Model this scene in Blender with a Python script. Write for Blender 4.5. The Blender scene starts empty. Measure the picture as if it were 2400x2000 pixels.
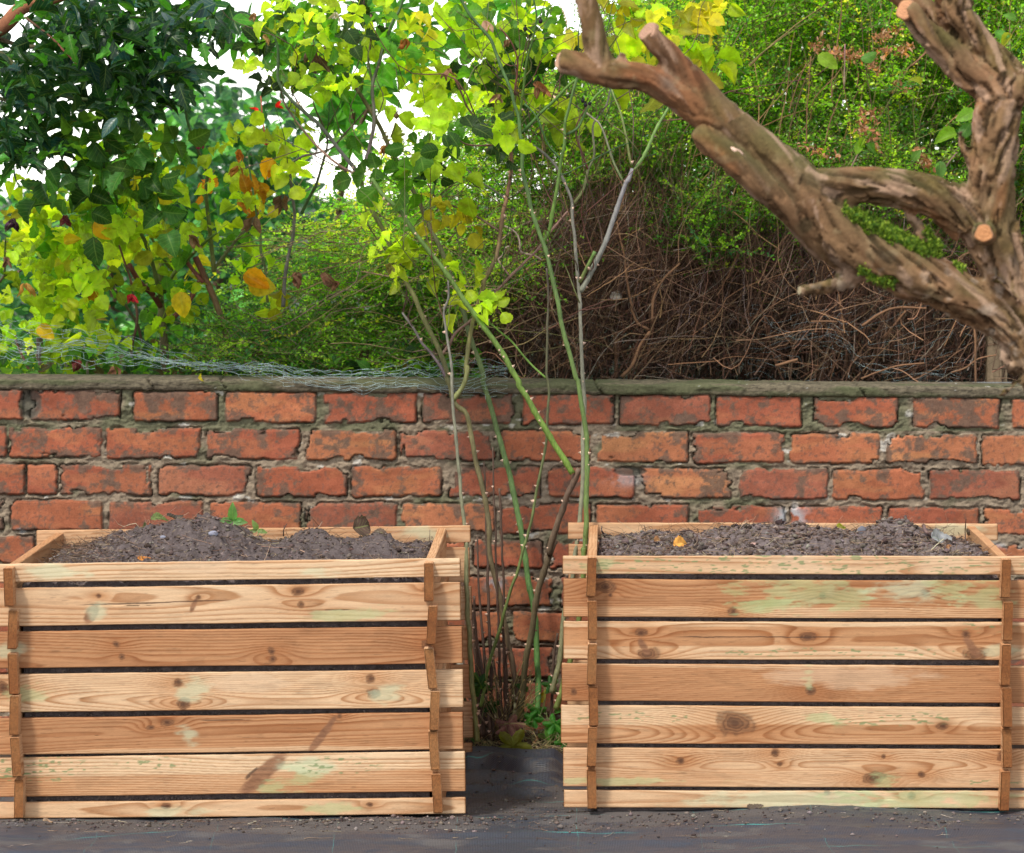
import bpy, math, random
import numpy as np
from mathutils import Vector, Matrix
random.seed(7)
RNG = np.random.default_rng(11)
sc = bpy.context.scene
COL = sc.collection
R = math.radians
# ---------------------------------------------------------------- camera, sky, sun, exposure
CAM_Z = 1.32; FPX = 9829.0; PITCH = math.atan((1000 - 466) / FPX)
cam_d = bpy.data.cameras.new('camera'); cam = bpy.data.objects.new('camera', cam_d); COL.objects.link(cam)
cam.location = (0, 0, CAM_Z); cam.rotation_euler = (math.pi / 2 - PITCH, 0, 0)
cam_d.sensor_width = 36; cam_d.lens = 36 * FPX / 2400
cam_d.clip_start = 0.1; cam_d.clip_end = 3000
cam_d.dof.use_dof = True; cam_d.dof.focus_distance = 9.25; cam_d.dof.aperture_fstop = 10.0
sc.camera = cam
w = bpy.data.worlds.new('World'); sc.world = w; w.use_nodes = True
wn = w.node_tree.nodes; wl = w.node_tree.links; wn.clear()
SUN_EL, SUN_AZ = R(57), R(-36)      # azimuth from the camera side (-Y) towards -X
sky = wn.new('ShaderNodeTexSky'); sky.sky_type = 'NISHITA'; sky.sun_disc = False
sky.sun_elevation = SUN_EL; sky.sun_rotation = R(180) + abs(SUN_AZ); sky.air_density = 1.0; sky.dust_density = 0.1; sky.ozone_density = 1.0
hs = wn.new('ShaderNodeHueSaturation'); hs.inputs['Saturation'].default_value = 0.25; hs.inputs['Value'].default_value = 1.5
bg = wn.new('ShaderNodeBackground'); bg.inputs[1].default_value = 0.15
wo = wn.new('ShaderNodeOutputWorld')
wl.new(sky.outputs[0], hs.inputs['Color']); wl.new(hs.outputs[0], bg.inputs[0]); wl.new(bg.outputs[0], wo.inputs[0])
sd = bpy.data.lights.new('sun', 'SUN'); sd.energy = 3.0; sd.angle = R(7); sd.color = (1, .95, .87)
so = bpy.data.objects.new('sun', sd); COL.objects.link(so)
sdir = Vector((-math.sin(abs(SUN_AZ)) * math.cos(SUN_EL), -math.cos(SUN_AZ) * math.cos(SUN_EL), math.sin(SUN_EL)))
so.rotation_euler = sdir.to_track_quat('Z', 'Y').to_euler(); so.location = (-4, -4, 8)
sc.view_settings.view_transform = 'Standard'; sc.view_settings.look = 'None'
sc.view_settings.exposure = 0.48; sc.view_settings.gamma = 1
sc.cycles.max_bounces = 8; sc.cycles.diffuse_bounces = 4; sc.cycles.transmission_bounces = 5; sc.cycles.transparent_max_bounces = 8
# ---------------------------------------------------------------- helpers
def P(px, py, d):
    """photo pixel (2400x2000 frame) at distance d along +Y -> world point"""
    a = (px - 1200) / FPX; b = -(py - 1000) / FPX
    cy, sy = math.cos(PITCH), math.sin(PITCH)
    dy = cy + b * sy; dz = -sy + b * cy
    t = d / dy
    return (a * t, d, CAM_Z + dz * t)
def PA(p, d):
    p = np.asarray(p, float); d = np.asarray(d, float)
    a = (p[..., 0] - 1200) / FPX; b = -(p[..., 1] - 1000) / FPX
    cy, sy = math.cos(PITCH), math.sin(PITCH)
    t = d / (cy + b * sy)
    return np.stack([a * t, d + 0 * a, CAM_Z + (-sy + b * cy) * t], -1)
def _h(ix, iy, iz, s):
    n = (ix * 374761393 + iy * 668265263 + iz * 2147483647 + s * 1274126177) & 0xFFFFFFFF
    n = ((n ^ (n >> 13)) * 1274126177) & 0xFFFFFFFF
    n = ((n ^ (n >> 16)) * 2246822519) & 0xFFFFFFFF
    return ((n ^ (n >> 15)) & 0xFFFFFF) / float(0xFFFFFF)
def vn(x, y, z=0, s=0):
    x, y, z = np.broadcast_arrays(np.asarray(x, float), np.asarray(y, float), np.asarray(z, float))
    ix = np.floor(x).astype(np.int64); iy = np.floor(y).astype(np.int64); iz = np.floor(z).astype(np.int64)
    fx = x - ix; fy = y - iy; fz = z - iz
    fx = fx * fx * (3 - 2 * fx); fy = fy * fy * (3 - 2 * fy); fz = fz * fz * (3 - 2 * fz)
    ix += 5000; iy += 5000; iz += 5000
    flat = not np.any(fz)
    def pl(k):
        a = _h(ix, iy, iz + k, s) * (1 - fx) + _h(ix + 1, iy, iz + k, s) * fx
        b = _h(ix, iy + 1, iz + k, s) * (1 - fx) + _h(ix + 1, iy + 1, iz + k, s) * fx
        return a * (1 - fy) + b * fy
    if flat: return pl(0)
    return pl(0) * (1 - fz) + pl(1) * fz
def fbm(x, y, z=0, s=0, o=4, g=.5):
    t = 0; a = 1; n = 0
    for i in range(o):
        t = t + a * vn(np.asarray(x) * 2 ** i, np.asarray(y) * 2 ** i, np.asarray(z) * 2 ** i, s + i * 17); n += a; a *= g
    return t / n
def ss(a, b, x):
    t = np.clip((x - a) / (b - a), 0, 1); return t * t * (3 - 2 * t)
def mix(a, b, t):
    t = np.asarray(t)[..., None]; return np.asarray(a) * (1 - t) + np.asarray(b) * t
def mesh(name, V, F, mat, parent=None, col=None, luv=None, smooth=True, loc=None):
    V = np.ascontiguousarray(V, np.float32).reshape(-1, 3)
    Fs = [np.asarray(f, np.int32) for f in (F if isinstance(F, list) else [F]) if len(f)]
    me = bpy.data.meshes.new(name)
    me.vertices.add(len(V)); me.vertices.foreach_set('co', V.ravel())
    nl = sum(f.size for f in Fs); npol = sum(len(f) for f in Fs)
    me.loops.add(nl); me.polygons.add(npol)
    me.loops.foreach_set('vertex_index', np.concatenate([f.ravel() for f in Fs]))
    tot = np.concatenate([np.full(len(f), f.shape[1], np.int32) for f in Fs])
    st = np.concatenate([[0], np.cumsum(tot)[:-1]]).astype(np.int32)
    me.polygons.foreach_set('loop_start', st); me.polygons.foreach_set('loop_total', tot)
    me.polygons.foreach_set('use_smooth', np.full(npol, smooth))
    if col is not None:
        c = np.ones((len(V), 4), np.float32); c[:, :3] = np.asarray(col).reshape(-1, 3) if np.asarray(col).size > 3 else col
        a = me.attributes.new('col', 'FLOAT_COLOR', 'POINT'); a.data.foreach_set('color', c.ravel())
    if luv is not None:
        a = me.attributes.new('luv', 'FLOAT2', 'POINT'); a.data.foreach_set('vector', np.ascontiguousarray(luv, np.float32).ravel())
    me.materials.append(mat); me.update(calc_edges=True); me.validate()
    o = bpy.data.objects.new(name, me); COL.objects.link(o)
    if parent is not None: o.parent = parent
    if loc is not None: o.location = loc
    return o
def grid_faces(nu, nv, off=0):
    i = np.arange(nu * nv).reshape(nu, nv) + off
    return np.stack([i[:-1, :-1], i[1:, :-1], i[1:, 1:], i[:-1, 1:]], -1).reshape(-1, 4)
def tag(o, label=None, cat=None, group=None, kind=None):
    if label: o['label'] = label
    if cat: o['category'] = cat
    if group: o['group'] = group
    if kind: o['kind'] = kind
    return o
def empty(name, loc, label=None, cat=None, group=None):
    o = bpy.data.objects.new(name, None); COL.objects.link(o); o.location = loc; o.empty_display_size = .1
    return tag(o, label, cat, group)
def part(o, parent):
    """parent a world-space mesh to an Empty without moving it"""
    o.parent = parent; o.matrix_parent_inverse = Matrix.Identity(4)
    o.location = Vector(o.location) - Vector(parent.location); return o
class Bag:
    """collects shapes that form ONE mesh"""
    def __init__(s): s.V = []; s.T = []; s.Q = []; s.C = []; s.U = []; s.n = 0
    def add(s, V, F, c=(1, 1, 1), luv=None):
        V = np.asarray(V, float).reshape(-1, 3); F = np.asarray(F)
        (s.T if F.shape[1] == 3 else s.Q).append(F + s.n)
        c = np.asarray(c, float); s.C.append(np.broadcast_to(c, V.shape) if c.ndim == 1 else c)
        s.U.append(np.zeros((len(V), 2)) if luv is None else luv); s.V.append(V); s.n += len(V)
    def build(s, name, mat, parent=None, smooth=True):
        if not s.V: return None
        F = [np.concatenate(x) for x in (s.T, s.Q) if x]
        return mesh(name, np.concatenate(s.V), F, mat, parent, np.concatenate(s.C), np.concatenate(s.U), smooth)
def spline(p, n):
    """Catmull-Rom resample of rows (x,y,z,r..)"""
    p = np.asarray(p, float)
    if len(p) < 3: 
        t = np.linspace(0, 1, n)[:, None]; return p[0] * (1 - t) + p[-1] * t
    q = np.vstack([2 * p[0] - p[1], p, 2 * p[-1] - p[-2]])
    L = np.concatenate([[0], np.cumsum(np.linalg.norm(np.diff(p[:, :3], axis=0), axis=1))]); L /= L[-1]
    t = np.linspace(0, 1, n); k = np.clip(np.searchsorted(L, t, 'right') - 1, 0, len(p) - 2)
    u = ((t - L[k]) / (L[k + 1] - L[k] + 1e-9))[:, None]
    a, b, c, d = q[k], q[k + 1], q[k + 2], q[k + 3]
    return .5 * (2 * b + (c - a) * u + (2 * a - 5 * b + 4 * c - d) * u ** 2 + (3 * b - a - 3 * c + d) * u ** 3)
def tube(path, rad, k=6, cap=True):
    path = np.asarray(path, float); n = len(path); rad = np.broadcast_to(rad, n)
    T = np.gradient(path, axis=0); T /= np.linalg.norm(T, axis=1)[:, None] + 1e-12
    N = np.zeros_like(T); ref = np.array([0, 0, 1.]) if abs(T[0, 2]) < .9 else np.array([1., 0, 0])
    v = ref - T[0] * ref.dot(T[0]); v /= np.linalg.norm(v); N[0] = v
    for i in range(1, n):
        v = N[i - 1] - T[i] * N[i - 1].dot(T[i]); N[i] = v / (np.linalg.norm(v) + 1e-12)
    B = np.cross(T, N)
    a = np.arange(k) * 2 * math.pi / k
    V = path[:, None] + rad[:, None, None] * (np.cos(a)[None, :, None] * N[:, None] + np.sin(a)[None, :, None] * B[:, None])
    V = V.reshape(-1, 3); i = np.arange(n - 1)[:, None] * k; j = np.arange(k)[None]
    j2 = (j + 1) % k
    F = np.stack([i + j, i + j2, i + k + j2, i + k + j], -1).reshape(-1, 4)
    if cap:
        V = np.vstack([V, path[0], path[-1]]); c0 = n * k; j = np.arange(k); j2 = (j + 1) % k
        e = (n - 1) * k
        F2 = np.concatenate([np.stack([j2, j, j * 0 + c0, j * 0 + c0], -1), np.stack([e + j, e + j2, j * 0 + c0 + 1, j * 0 + c0 + 1], -1)])
        return V, F, F2[:, :3]
    return V, F, None
def bag_tube(b, path, rad, k=6, c=(1, 1, 1), cap=True):
    V, F, F2 = tube(path, rad, k, cap); n0 = b.n
    c = np.asarray(c, float)
    if c.ndim == 2: c = np.vstack([np.repeat(c, k, 0)] + ([c[:1], c[-1:]] if cap else []))
    b.add(V, F, c)
    if cap: b.T.append(F2 + n0)
# ---- many thin twigs at once: paths (N,m,3), radii (N,m), 3-4 sided
def bag_twigs(b, paths, rads, k, cols):
    N, m, _ = paths.shape
    T = np.gradient(paths, axis=1); T /= np.linalg.norm(T, axis=2)[..., None] + 1e-12
    ref = np.where(np.abs(T[:, :1, 2:3]) < .8, np.array([0, 0, 1.]), np.array([1., 0, 0]))
    A = np.cross(T, ref); A /= np.linalg.norm(A, axis=2)[..., None] + 1e-12
    B = np.cross(T, A)
    a = np.arange(k) * 2 * math.pi / k
    V = paths[:, :, None] + rads[:, :, None, None] * (np.cos(a)[None, None, :, None] * A[:, :, None] + np.sin(a)[None, None, :, None] * B[:, :, None])
    i = (np.arange(N) * m * k)[:, None, None] + (np.arange(m - 1) * k)[None, :, None]; j = np.arange(k)[None, None]; j2 = (j + 1) % k
    F = np.stack([i + j, i + j2, i + k + j2, i + k + j], -1).reshape(-1, 4)
    b.add(V.reshape(-1, 3), F, np.repeat(cols, m * k, 0))
# ---- leaf templates:  x along, y across, z up;  returns V, F, luv
def leaf_template(n=7, w=.5, tip=1.0, base=.8, fold=.12, curl=.15, serr=0.0, cols=2, spiky=False):
    u = np.linspace(0, 1, n); V = []; U = []
    for i, t in enumerate(u):
        prof = (math.sin(math.pi * t ** base)) ** (.75 if w < .7 else .62) if 0 < t < 1 else 0
        prof *= (1 - t ** 3 * .35 * tip)
        s = 1 + (serr if i % 2 else -serr)
        if spiky: s = 1.25 if i % 2 else .62
        for j in range(-cols, cols + 1):
            v = j / cols; e = s if abs(j) == cols else 1
            y = v * w * .5 * prof * e
            z = abs(v) * fold * w * prof - curl * (t - .3) ** 2 * 1.2 + (0.05 * w * ((i % 2) * 2 - 1) * abs(v) if (serr or spiky) else 0)
            V.append((t, y, z)); U.append((t, v))
    return np.array(V), grid_faces(n, 2 * cols + 1), np.array(U)
def basis(axis, nrm):
    axis = axis / (np.linalg.norm(axis, axis=1)[:, None] + 1e-9)
    b = np.cross(nrm, axis); b /= np.linalg.norm(b, axis=1)[:, None] + 1e-9
    n = np.cross(axis, b)
    return np.stack([axis, b, n], -1)     # columns
def bag_leaves(bag, tpl, pos, axis, nrm, size, col, widthvar=None):
    if isinstance(tpl, list):
        k = RNG.integers(0, len(tpl), len(pos)); size = np.asarray(size)
        for i, t in enumerate(tpl):
            m = k == i
            if m.any(): bag_leaves(bag, t, pos[m], axis[m], nrm[m], size[m], col[m], None if widthvar is None else widthvar[m])
        return
    V, F, U = tpl; N = len(pos); M = basis(axis, nrm) * np.asarray(size)[:, None, None]
    if widthvar is not None: M = M * np.stack([np.ones(N), widthvar, np.ones(N)], -1)[:, None, :]
    W = np.einsum('nij,vj->nvi', M, V) + pos[:, None]
    FF = (F[None] + (np.arange(N) * len(V))[:, None, None]).reshape(-1, 4)
    bag.add(W.reshape(-1, 3), FF, np.repeat(col, len(V), 0), np.tile(U, (N, 1)))
def pick(pal, wts, N, var=.25):
    pal = np.array(pal); k = RNG.choice(len(pal), N, p=np.array(wts) / sum(wts))
    return np.clip(pal[k] * (1 + RNG.uniform(-var, var, (N, 1))) * (1 + RNG.uniform(-.08, .08, (N, 3))), 0, .95)
# ---------------------------------------------------------------- materials
def newmat(name):
    m = bpy.data.materials.new(name); m.use_nodes = True; n = m.node_tree.nodes; l = m.node_tree.links; n.clear()
    out = n.new('ShaderNodeOutputMaterial'); return m, n, l, out
def N(n, t, **kw):
    o = n.new('ShaderNode' + t)
    for k, v in kw.items():
        if k in o.inputs.keys(): o.inputs[k].default_value = v
        else: setattr(o, k, v)
    return o
def attr(n, name): 
    a = n.new('ShaderNodeAttribute'); a.attribute_name = name; return a
def mat_attr(name, rough=.8, spec=.3, nscale=200, namp=.25, bump=.3, bscale=None, stretch=(1, 1, 1), sheen=0):
    """vertex colour times fine noise, with a bump"""
    m, n, l, out = newmat(name)
    b = N(n, 'BsdfPrincipled', Roughness=rough); b.inputs['Specular IOR Level'].default_value = spec
    a = attr(n, 'col'); tc = n.new('ShaderNodeTexCoord'); mp = N(n, 'Mapping'); mp.inputs['Scale'].default_value = stretch
    nz = N(n, 'TexNoise', Scale=nscale, Detail=4.0, Roughness=.65)
    mr = N(n, 'MapRange'); mr.inputs['From Min'].default_value = .25; mr.inputs['From Max'].default_value = .75
    mr.inputs['To Min'].default_value = 1 - namp; mr.inputs['To Max'].default_value = 1 + namp
    mx = n.new('ShaderNodeMix'); mx.data_type = 'RGBA'; mx.blend_type = 'MULTIPLY'; mx.inputs[0].default_value = 1
    l.new(tc.outputs['Object'], mp.inputs[0]); l.new(mp.outputs[0], nz.inputs['Vector'])
    l.new(nz.outputs[0], mr.inputs['Value']); l.new(a.outputs['Color'], mx.inputs[6]); l.new(mr.outputs[0], mx.inputs[7])
    l.new(mx.outputs[2], b.inputs['Base Color'])
    bp = N(n, 'Bump', Strength=bump, Distance=.002)
    if bscale:
        nb = N(n, 'TexNoise', Scale=bscale, Detail=5.0, Roughness=.7); l.new(mp.outputs[0], nb.inputs['Vector']); l.new(nb.outputs[0], bp.inputs['Height'])
    else: l.new(nz.outputs[0], bp.inputs['Height'])
    l.new(bp.outputs[0], b.inputs['Normal']); l.new(b.outputs[0], out.inputs[0])
    return m
def mat_leaf(name, rough=.42, trans=.45, veins=True, spec=.5, spots=.3):
    m, n, l, out = newmat(name)
    a = attr(n, 'col'); u = attr(n, 'luv'); base = a.outputs['Color']
    def mul(c, f, fac=1.0):
        mx = n.new('ShaderNodeMix'); mx.data_type = 'RGBA'; mx.blend_type = 'MULTIPLY'; mx.inputs[0].default_value = fac
        l.new(c, mx.inputs[6]); l.new(f, mx.inputs[7]); return mx.outputs[2]
    tc = n.new('ShaderNodeTexCoord')
    nz = N(n, 'TexNoise', Scale=55.0, Detail=3.0); l.new(tc.outputs['Object'], nz.inputs['Vector'])
    mr = N(n, 'MapRange'); mr.inputs['From Min'].default_value = .3; mr.inputs['From Max'].default_value = .7
    mr.inputs['To Min'].default_value = .72; mr.inputs['To Max'].default_value = 1.25; l.new(nz.outputs[0], mr.inputs['Value'])
    base = mul(base, mr.outputs[0])
    hgt = None
    if veins:
        sx = n.new('ShaderNodeSeparateXYZ'); l.new(u.outputs['Vector'], sx.inputs[0])
        ab = N(n, 'Math', operation='ABSOLUTE'); l.new(sx.outputs[1], ab.inputs[0])
        # side veins: sin(2pi*(u*7 - |v|*2))
        m1 = N(n, 'Math', operation='MULTIPLY'); m1.inputs[1].default_value = 7 * 6.283; l.new(sx.outputs[0], m1.inputs[0])
        m2 = N(n, 'Math', operation='MULTIPLY_ADD'); m2.inputs[1].default_value = -1.6 * 6.283; l.new(ab.outputs[0], m2.inputs[0]); l.new(m1.outputs[0], m2.inputs[2])
        m3 = N(n, 'Math', operation='SINE'); l.new(m2.outputs[0], m3.inputs[0])
        m4 = N(n, 'MapRange'); m4.inputs['From Min'].default_value = .8; m4.inputs['From Max'].default_value = 1; m4.inputs['To Max'].default_value = .45; l.new(m3.outputs[0], m4.inputs['Value'])
        m5 = N(n, 'MapRange'); m5.inputs['From Min'].default_value = .09; m5.inputs['From Max'].default_value = .03; m5.inputs['To Max'].default_value = .8; l.new(ab.outputs[0], m5.inputs['Value'])
        m6 = N(n, 'Math', operation='MAXIMUM'); l.new(m4.outputs[0], m6.inputs[0]); l.new(m5.outputs[0], m6.inputs[1])
        mx = n.new('ShaderNodeMix'); mx.data_type = 'RGBA'; mx.blend_type = 'SCREEN'; l.new(m6.outputs[0], mx.inputs[0])
        l.new(base, mx.inputs[6]); mx.inputs[7].default_value = (.12, .16, .04, 1); base = mx.outputs[2]; hgt = m6.outputs[0]
    if spots:
        n2 = N(n, 'TexNoise', Scale=38.0, Detail=2.0); l.new(tc.outputs['Object'], n2.inputs['Vector'])
        r2 = N(n, 'MapRange'); r2.inputs['From Min'].default_value = .66; r2.inputs['From Max'].default_value = .74; r2.inputs['To Max'].default_value = spots; l.new(n2.outputs[0], r2.inputs['Value'])
        mx = n.new('ShaderNodeMix'); mx.data_type = 'RGBA'; l.new(r2.outputs[0], mx.inputs[0]); l.new(base, mx.inputs[6]); mx.inputs[7].default_value = (.2, .09, .03, 1); base = mx.outputs[2]
    b = N(n, 'BsdfPrincipled', Roughness=rough); b.inputs['Specular IOR Level'].default_value = spec
    t = n.new('ShaderNodeBsdfTranslucent'); ms = n.new('ShaderNodeMixShader'); ms.inputs[0].default_value = trans
    l.new(base, b.inputs['Base Color'])
    g = n.new('ShaderNodeMix'); g.data_type = 'RGBA'; g.blend_type = 'MULTIPLY'; g.inputs[0].default_value = 1; g.inputs[7].default_value = (1.3, 1.36, .5, 1)
    l.new(base, g.inputs[6]); l.new(g.outputs[2], t.inputs[0])
    if hgt:
        bp = N(n, 'Bump', Strength=.35, Distance=.001); bp.invert = True; l.new(hgt, bp.inputs['Height']); l.new(bp.outputs[0], b.inputs['Normal'])
    l.new(b.outputs[0], ms.inputs[1]); l.new(t.outputs[0], ms.inputs[2]); l.new(ms.outputs[0], out.inputs[0])
    return m
M_WOOD = mat_attr('sawn_pine', .72, .25, 60, .12, .35, 130, (2.2, 26, 26))
M_BRICK = mat_attr('old_brick_and_mortar', .93, .15, 260, .22, .6, 420)
M_COPING = mat_attr('mossy_stone', .95, .1, 160, .25, .6, 300)
M_SOIL = mat_attr('dry_garden_soil', 1.0, .05, 300, .3, .8, 350)
M_BARK = mat_attr('bark', .9, .15, 120, .22, .7, 180)
M_STEM = mat_attr('stem', .6, .3, 260, .42, .6, 300, (1, 1, .22))
M_TWIG = mat_attr('twig', .85, .15, 150, .2, .2)
M_LEAF = mat_leaf('rose_leaf', .45, .68, True, .3, .35)
M_GLOSS = mat_leaf('glossy_leaf', .3, .4, True, .32, .1)
M_SMALL = mat_leaf('small_hedge_leaf', .3, .58, False, .5, 0)
M_DEAD = mat_leaf('dead_leaf', .8, .25, True, .2, .5)
M_MOSS = mat_leaf('moss', .9, .3, False, .1, 0)
M_STONE = mat_attr('stone', .85, .3, 90, .2, .4)
M_PETAL = mat_leaf('petal', .6, .4, False, .2, .1)
def mat_wire():
    m, n, l, out = newmat('galvanised_wire'); b = N(n, 'BsdfPrincipled', Roughness=.42, Metallic=.75)
    tc = n.new('ShaderNodeTexCoord'); nz = N(n, 'TexNoise', Scale=30.0); cr = n.new('ShaderNodeValToRGB')
    cr.color_ramp.elements[0].color = (.16, .23, .23, 1); cr.color_ramp.elements[1].color = (.52, .64, .66, 1)
    l.new(tc.outputs['Object'], nz.inputs['Vector']); l.new(nz.outputs[0], cr.inputs[0]); l.new(cr.outputs[0], b.inputs['Base Color']); l.new(b.outputs[0], out.inputs[0]); return m
M_WIRE = mat_wire()
def mat_fabric():
    m, n, l, out = newmat('woven_weed_membrane')
    b = N(n, 'BsdfPrincipled'); b.inputs['Specular IOR Level'].default_value = .55
    a = attr(n, 'col'); tc = n.new('ShaderNodeTexCoord'); sx = n.new('ShaderNodeSeparateXYZ')
    wz = N(n, 'TexNoise', Scale=3.0, Detail=2.0); l.new(tc.outputs['Object'], wz.inputs['Vector'])
    ad = n.new('ShaderNodeVectorMath'); ad.operation = 'MULTIPLY_ADD'; ad.inputs[1].default_value = (.03, .045, 0); l.new(wz.outputs['Color'], ad.inputs[0]); l.new(tc.outputs['Object'], ad.inputs[2])
    l.new(ad.outputs[0], sx.inputs[0])
    def line(o, off, per, wd):
        p = N(n, 'Math', operation='ADD'); p.inputs[1].default_value = off; l.new(o, p.inputs[0])
        q = N(n, 'Math', operation='PINGPONG'); q.inputs[1].default_value = per / 2; l.new(p.outputs[0], q.inputs[0])
        r = N(n, 'Math', operation='LESS_THAN'); r.inputs[1].default_value = wd; l.new(q.outputs[0], r.inputs[0]); return r.outputs[0]
    h = line(sx.outputs[1], -8.625, .25, .0014); v = line(sx.outputs[0], .10, .25, .0003)
    n3 = N(n, 'TexNoise', Scale=5.0, Detail=2.0); l.new(tc.outputs['Object'], n3.inputs['Vector'])
    k = N(n, 'MapRange'); k.inputs['From Min'].default_value = .45; k.inputs['From Max'].default_value = .68; l.new(n3.outputs[0], k.inputs['Value'])
    mm = N(n, 'Math', operation='MAXIMUM'); l.new(h, mm.inputs[0]); l.new(v, mm.inputs[1])
    mk = N(n, 'Math', operation='MULTIPLY'); l.new(mm.outputs[0], mk.inputs[0]); l.new(k.outputs[0], mk.inputs[1])
    # weave ribs
    wv = N(n, 'TexWave', Scale=95.0, Distortion=1.2, Detail=2.0); wv.bands_direction = 'X'; l.new(tc.outputs['Object'], wv.inputs['Vector'])
    wv2 = N(n, 'TexWave', Scale=60.0, Distortion=1.0); wv2.bands_direction = 'Y'; l.new(tc.outputs['Object'], wv2.inputs['Vector'])
    av = N(n, 'Math', operation='ADD'); l.new(wv.outputs['Fac'], av.inputs[0]); l.new(wv2.outputs['Fac'], av.inputs[1])
    mr = N(n, 'MapRange'); mr.inputs['From Max'].default_value = 2; mr.inputs['To Min'].default_value = .7; mr.inputs['To Max'].default_value = 1.3; l.new(av.outputs[0], mr.inputs['Value'])
    mu = n.new('ShaderNodeMix'); mu.data_type = 'RGBA'; mu.blend_type = 'MULTIPLY'; mu.inputs[0].default_value = 1; l.new(a.outputs['Color'], mu.inputs[6]); l.new(mr.outputs[0], mu.inputs[7])
    mx = n.new('ShaderNodeMix'); mx.data_type = 'RGBA'; l.new(mk.outputs[0], mx.inputs[0]); l.new(mu.outputs[2], mx.inputs[6]); mx.inputs[7].default_value = (.05, .28, .25, 1)
    l.new(mx.outputs[2], b.inputs['Base Color'])
    # clean cloth shines, dirt does not
    sp = n.new('ShaderNodeSeparateColor'); l.new(a.outputs['Color'], sp.inputs[0])
    rr = N(n, 'MapRange'); rr.inputs['From Min'].default_value = -.01; rr.inputs['From Max'].default_value = .02; rr.inputs['To Min'].default_value = .40; rr.inputs['To Max'].default_value = .95
    df = N(n, 'Math', operation='SUBTRACT'); l.new(sp.outputs[0], df.inputs[0]); l.new(sp.outputs[2], df.inputs[1]); l.new(df.outputs[0], rr.inputs['Value']); l.new(rr.outputs[0], b.inputs['Roughness'])
    bp = N(n, 'Bump', Strength=.5, Distance=.001); l.new(av.outputs[0], bp.inputs['Height']); l.new(bp.outputs[0], b.inputs['Normal'])
    l.new(b.outputs[0], out.inputs[0]); return m
M_FABRIC = mat_fabric()
def mat_ground(name, c1, c2, sc_=8):
    m, n, l, out = newmat(name); b = N(n, 'BsdfPrincipled', Roughness=.95)
    tc = n.new('ShaderNodeTexCoord'); nz = N(n, 'TexNoise', Scale=sc_, Detail=8.0); cr = n.new('ShaderNodeValToRGB')
    cr.color_ramp.elements[0].position = .35; cr.color_ramp.elements[1].position = .65
    cr.color_ramp.elements[0].color = c1; cr.color_ramp.elements[1].color = c2
    bp = N(n, 'Bump', Strength=.6, Distance=.02)
    l.new(tc.outputs['Object'], nz.inputs['Vector']); l.new(nz.outputs[0], cr.inputs[0]); l.new(nz.outputs[0], bp.inputs['Height'])
    l.new(cr.outputs[0], b.inputs['Base Color']); l.new(bp.outputs[0], b.inputs['Normal']); l.new(b.outputs[0], out.inputs[0]); return m
# ---------------------------------------------------------------- ground
def sheet(name, x0, x1, y0, y1, z, mat, label):
    o = mesh(name, [(x0, y0, z), (x1, y0, z), (x1, y1, z), (x0, y1, z)], np.array([[0, 1, 2, 3]]), mat, smooth=False)
    tag(o, label, name.replace('_', ' '), kind='structure'); return o
sheet('ground', -400, 400, -400, 2000, -.03, mat_ground('earth_ground', (.05, .035, .025, 1), (.11, .08, .055, 1), 20.), 'dark bare earth of the yard under the black fabric')
gz = .82
gt = Bag()
xs = np.concatenate([[-400, -60, -12], np.linspace(-5, 5, 120), [12, 60, 400]]); ys = np.concatenate([[10.33], np.linspace(10.4, 14, 60), [18, 30, 80, 2000]])
X, Y = np.meshgrid(xs, ys, indexing='ij'); Z = gz + (fbm(X * 4, Y * 4, 0, 3) - .5) * .06 * (Y > 10.34) * (np.abs(X) < 5.1)
go = mesh('terrain', np.stack([X, Y, Z], -1), grid_faces(len(xs), len(ys)), mat_ground('raised_garden_earth', (.015, .028, .008, 1), (.035, .06, .015, 1), 12.))
tag(go, 'raised garden bed level behind the brick wall', 'terrain', kind='structure')
# woven membrane laid over the yard
def bell(x, c, s): return np.exp(-((x - c) / s) ** 2)
def fab_h(X, Y):
    h = .006 + .010 * (fbm(X * 3, Y * 5, 0, 31, 3) - .5) + .010 * (fbm(X * 9, Y * 22, 0, 32, 3) - .5) + .0025 * (fbm(X * 35, Y * 60, 0, 33, 2) - .5)
    h += .015 * ss(.1, .6, X) * (1 - ss(9.5, 9.9, Y)) + .013 * bell(X, .62, .2) * bell(Y, 8.82, .09) + .010 * bell(X, .22, .16) * bell(Y, 8.87, .07)      # heave before right crate
    h += -.006 * (1 - ss(-.9, -.3, X))
    g = bell(X, 0, .20)                                                                                 # folds in the gap
    gap = ss(-.16, -.10, X) * (1 - ss(.09, .14, X))
    yy = Y + .03 * np.sin(X * 14 + 1) + .02 * np.sin(X * 31)
    h += gap * (.034 * bell(yy, 9.77, .05) + .042 * bell(yy + .35 * X + .03 * (fbm(X * 20, Y * 6, 0, 91) - .5), 9.58, .04) + .026 * bell(yy - .2 * X, 9.42, .035) + .016 * bell(yy, 9.25, .03))
    h += .008 * bell(Y - .04 * np.sin(X * 5), 8.60, .03) + .006 * bell(Y - .06 * np.sin(X * 3 + 2), 8.46, .02)
    return h
xs = np.linspace(-1.7, 1.7, 560); ys = np.concatenate([np.linspace(6.5, 8.2, 60)[:-1], np.linspace(8.2, 9.9, 300)])
X, Y = np.meshgrid(xs, ys, indexing='ij')
Yw = np.where(Y > 9.7, Y + .05 * (fbm(X * 9, 3, 0, 77) - .5) * ss(9.7, 9.9, Y), Y)
Z = fab_h(X, Y)
dn = fbm(X * 7, Y * 12, 0, 5, 5, .6)
near = ss(8.60, 8.84, Y) * (1 - ss(9.15, 9.7, Y) * .6)
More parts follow.
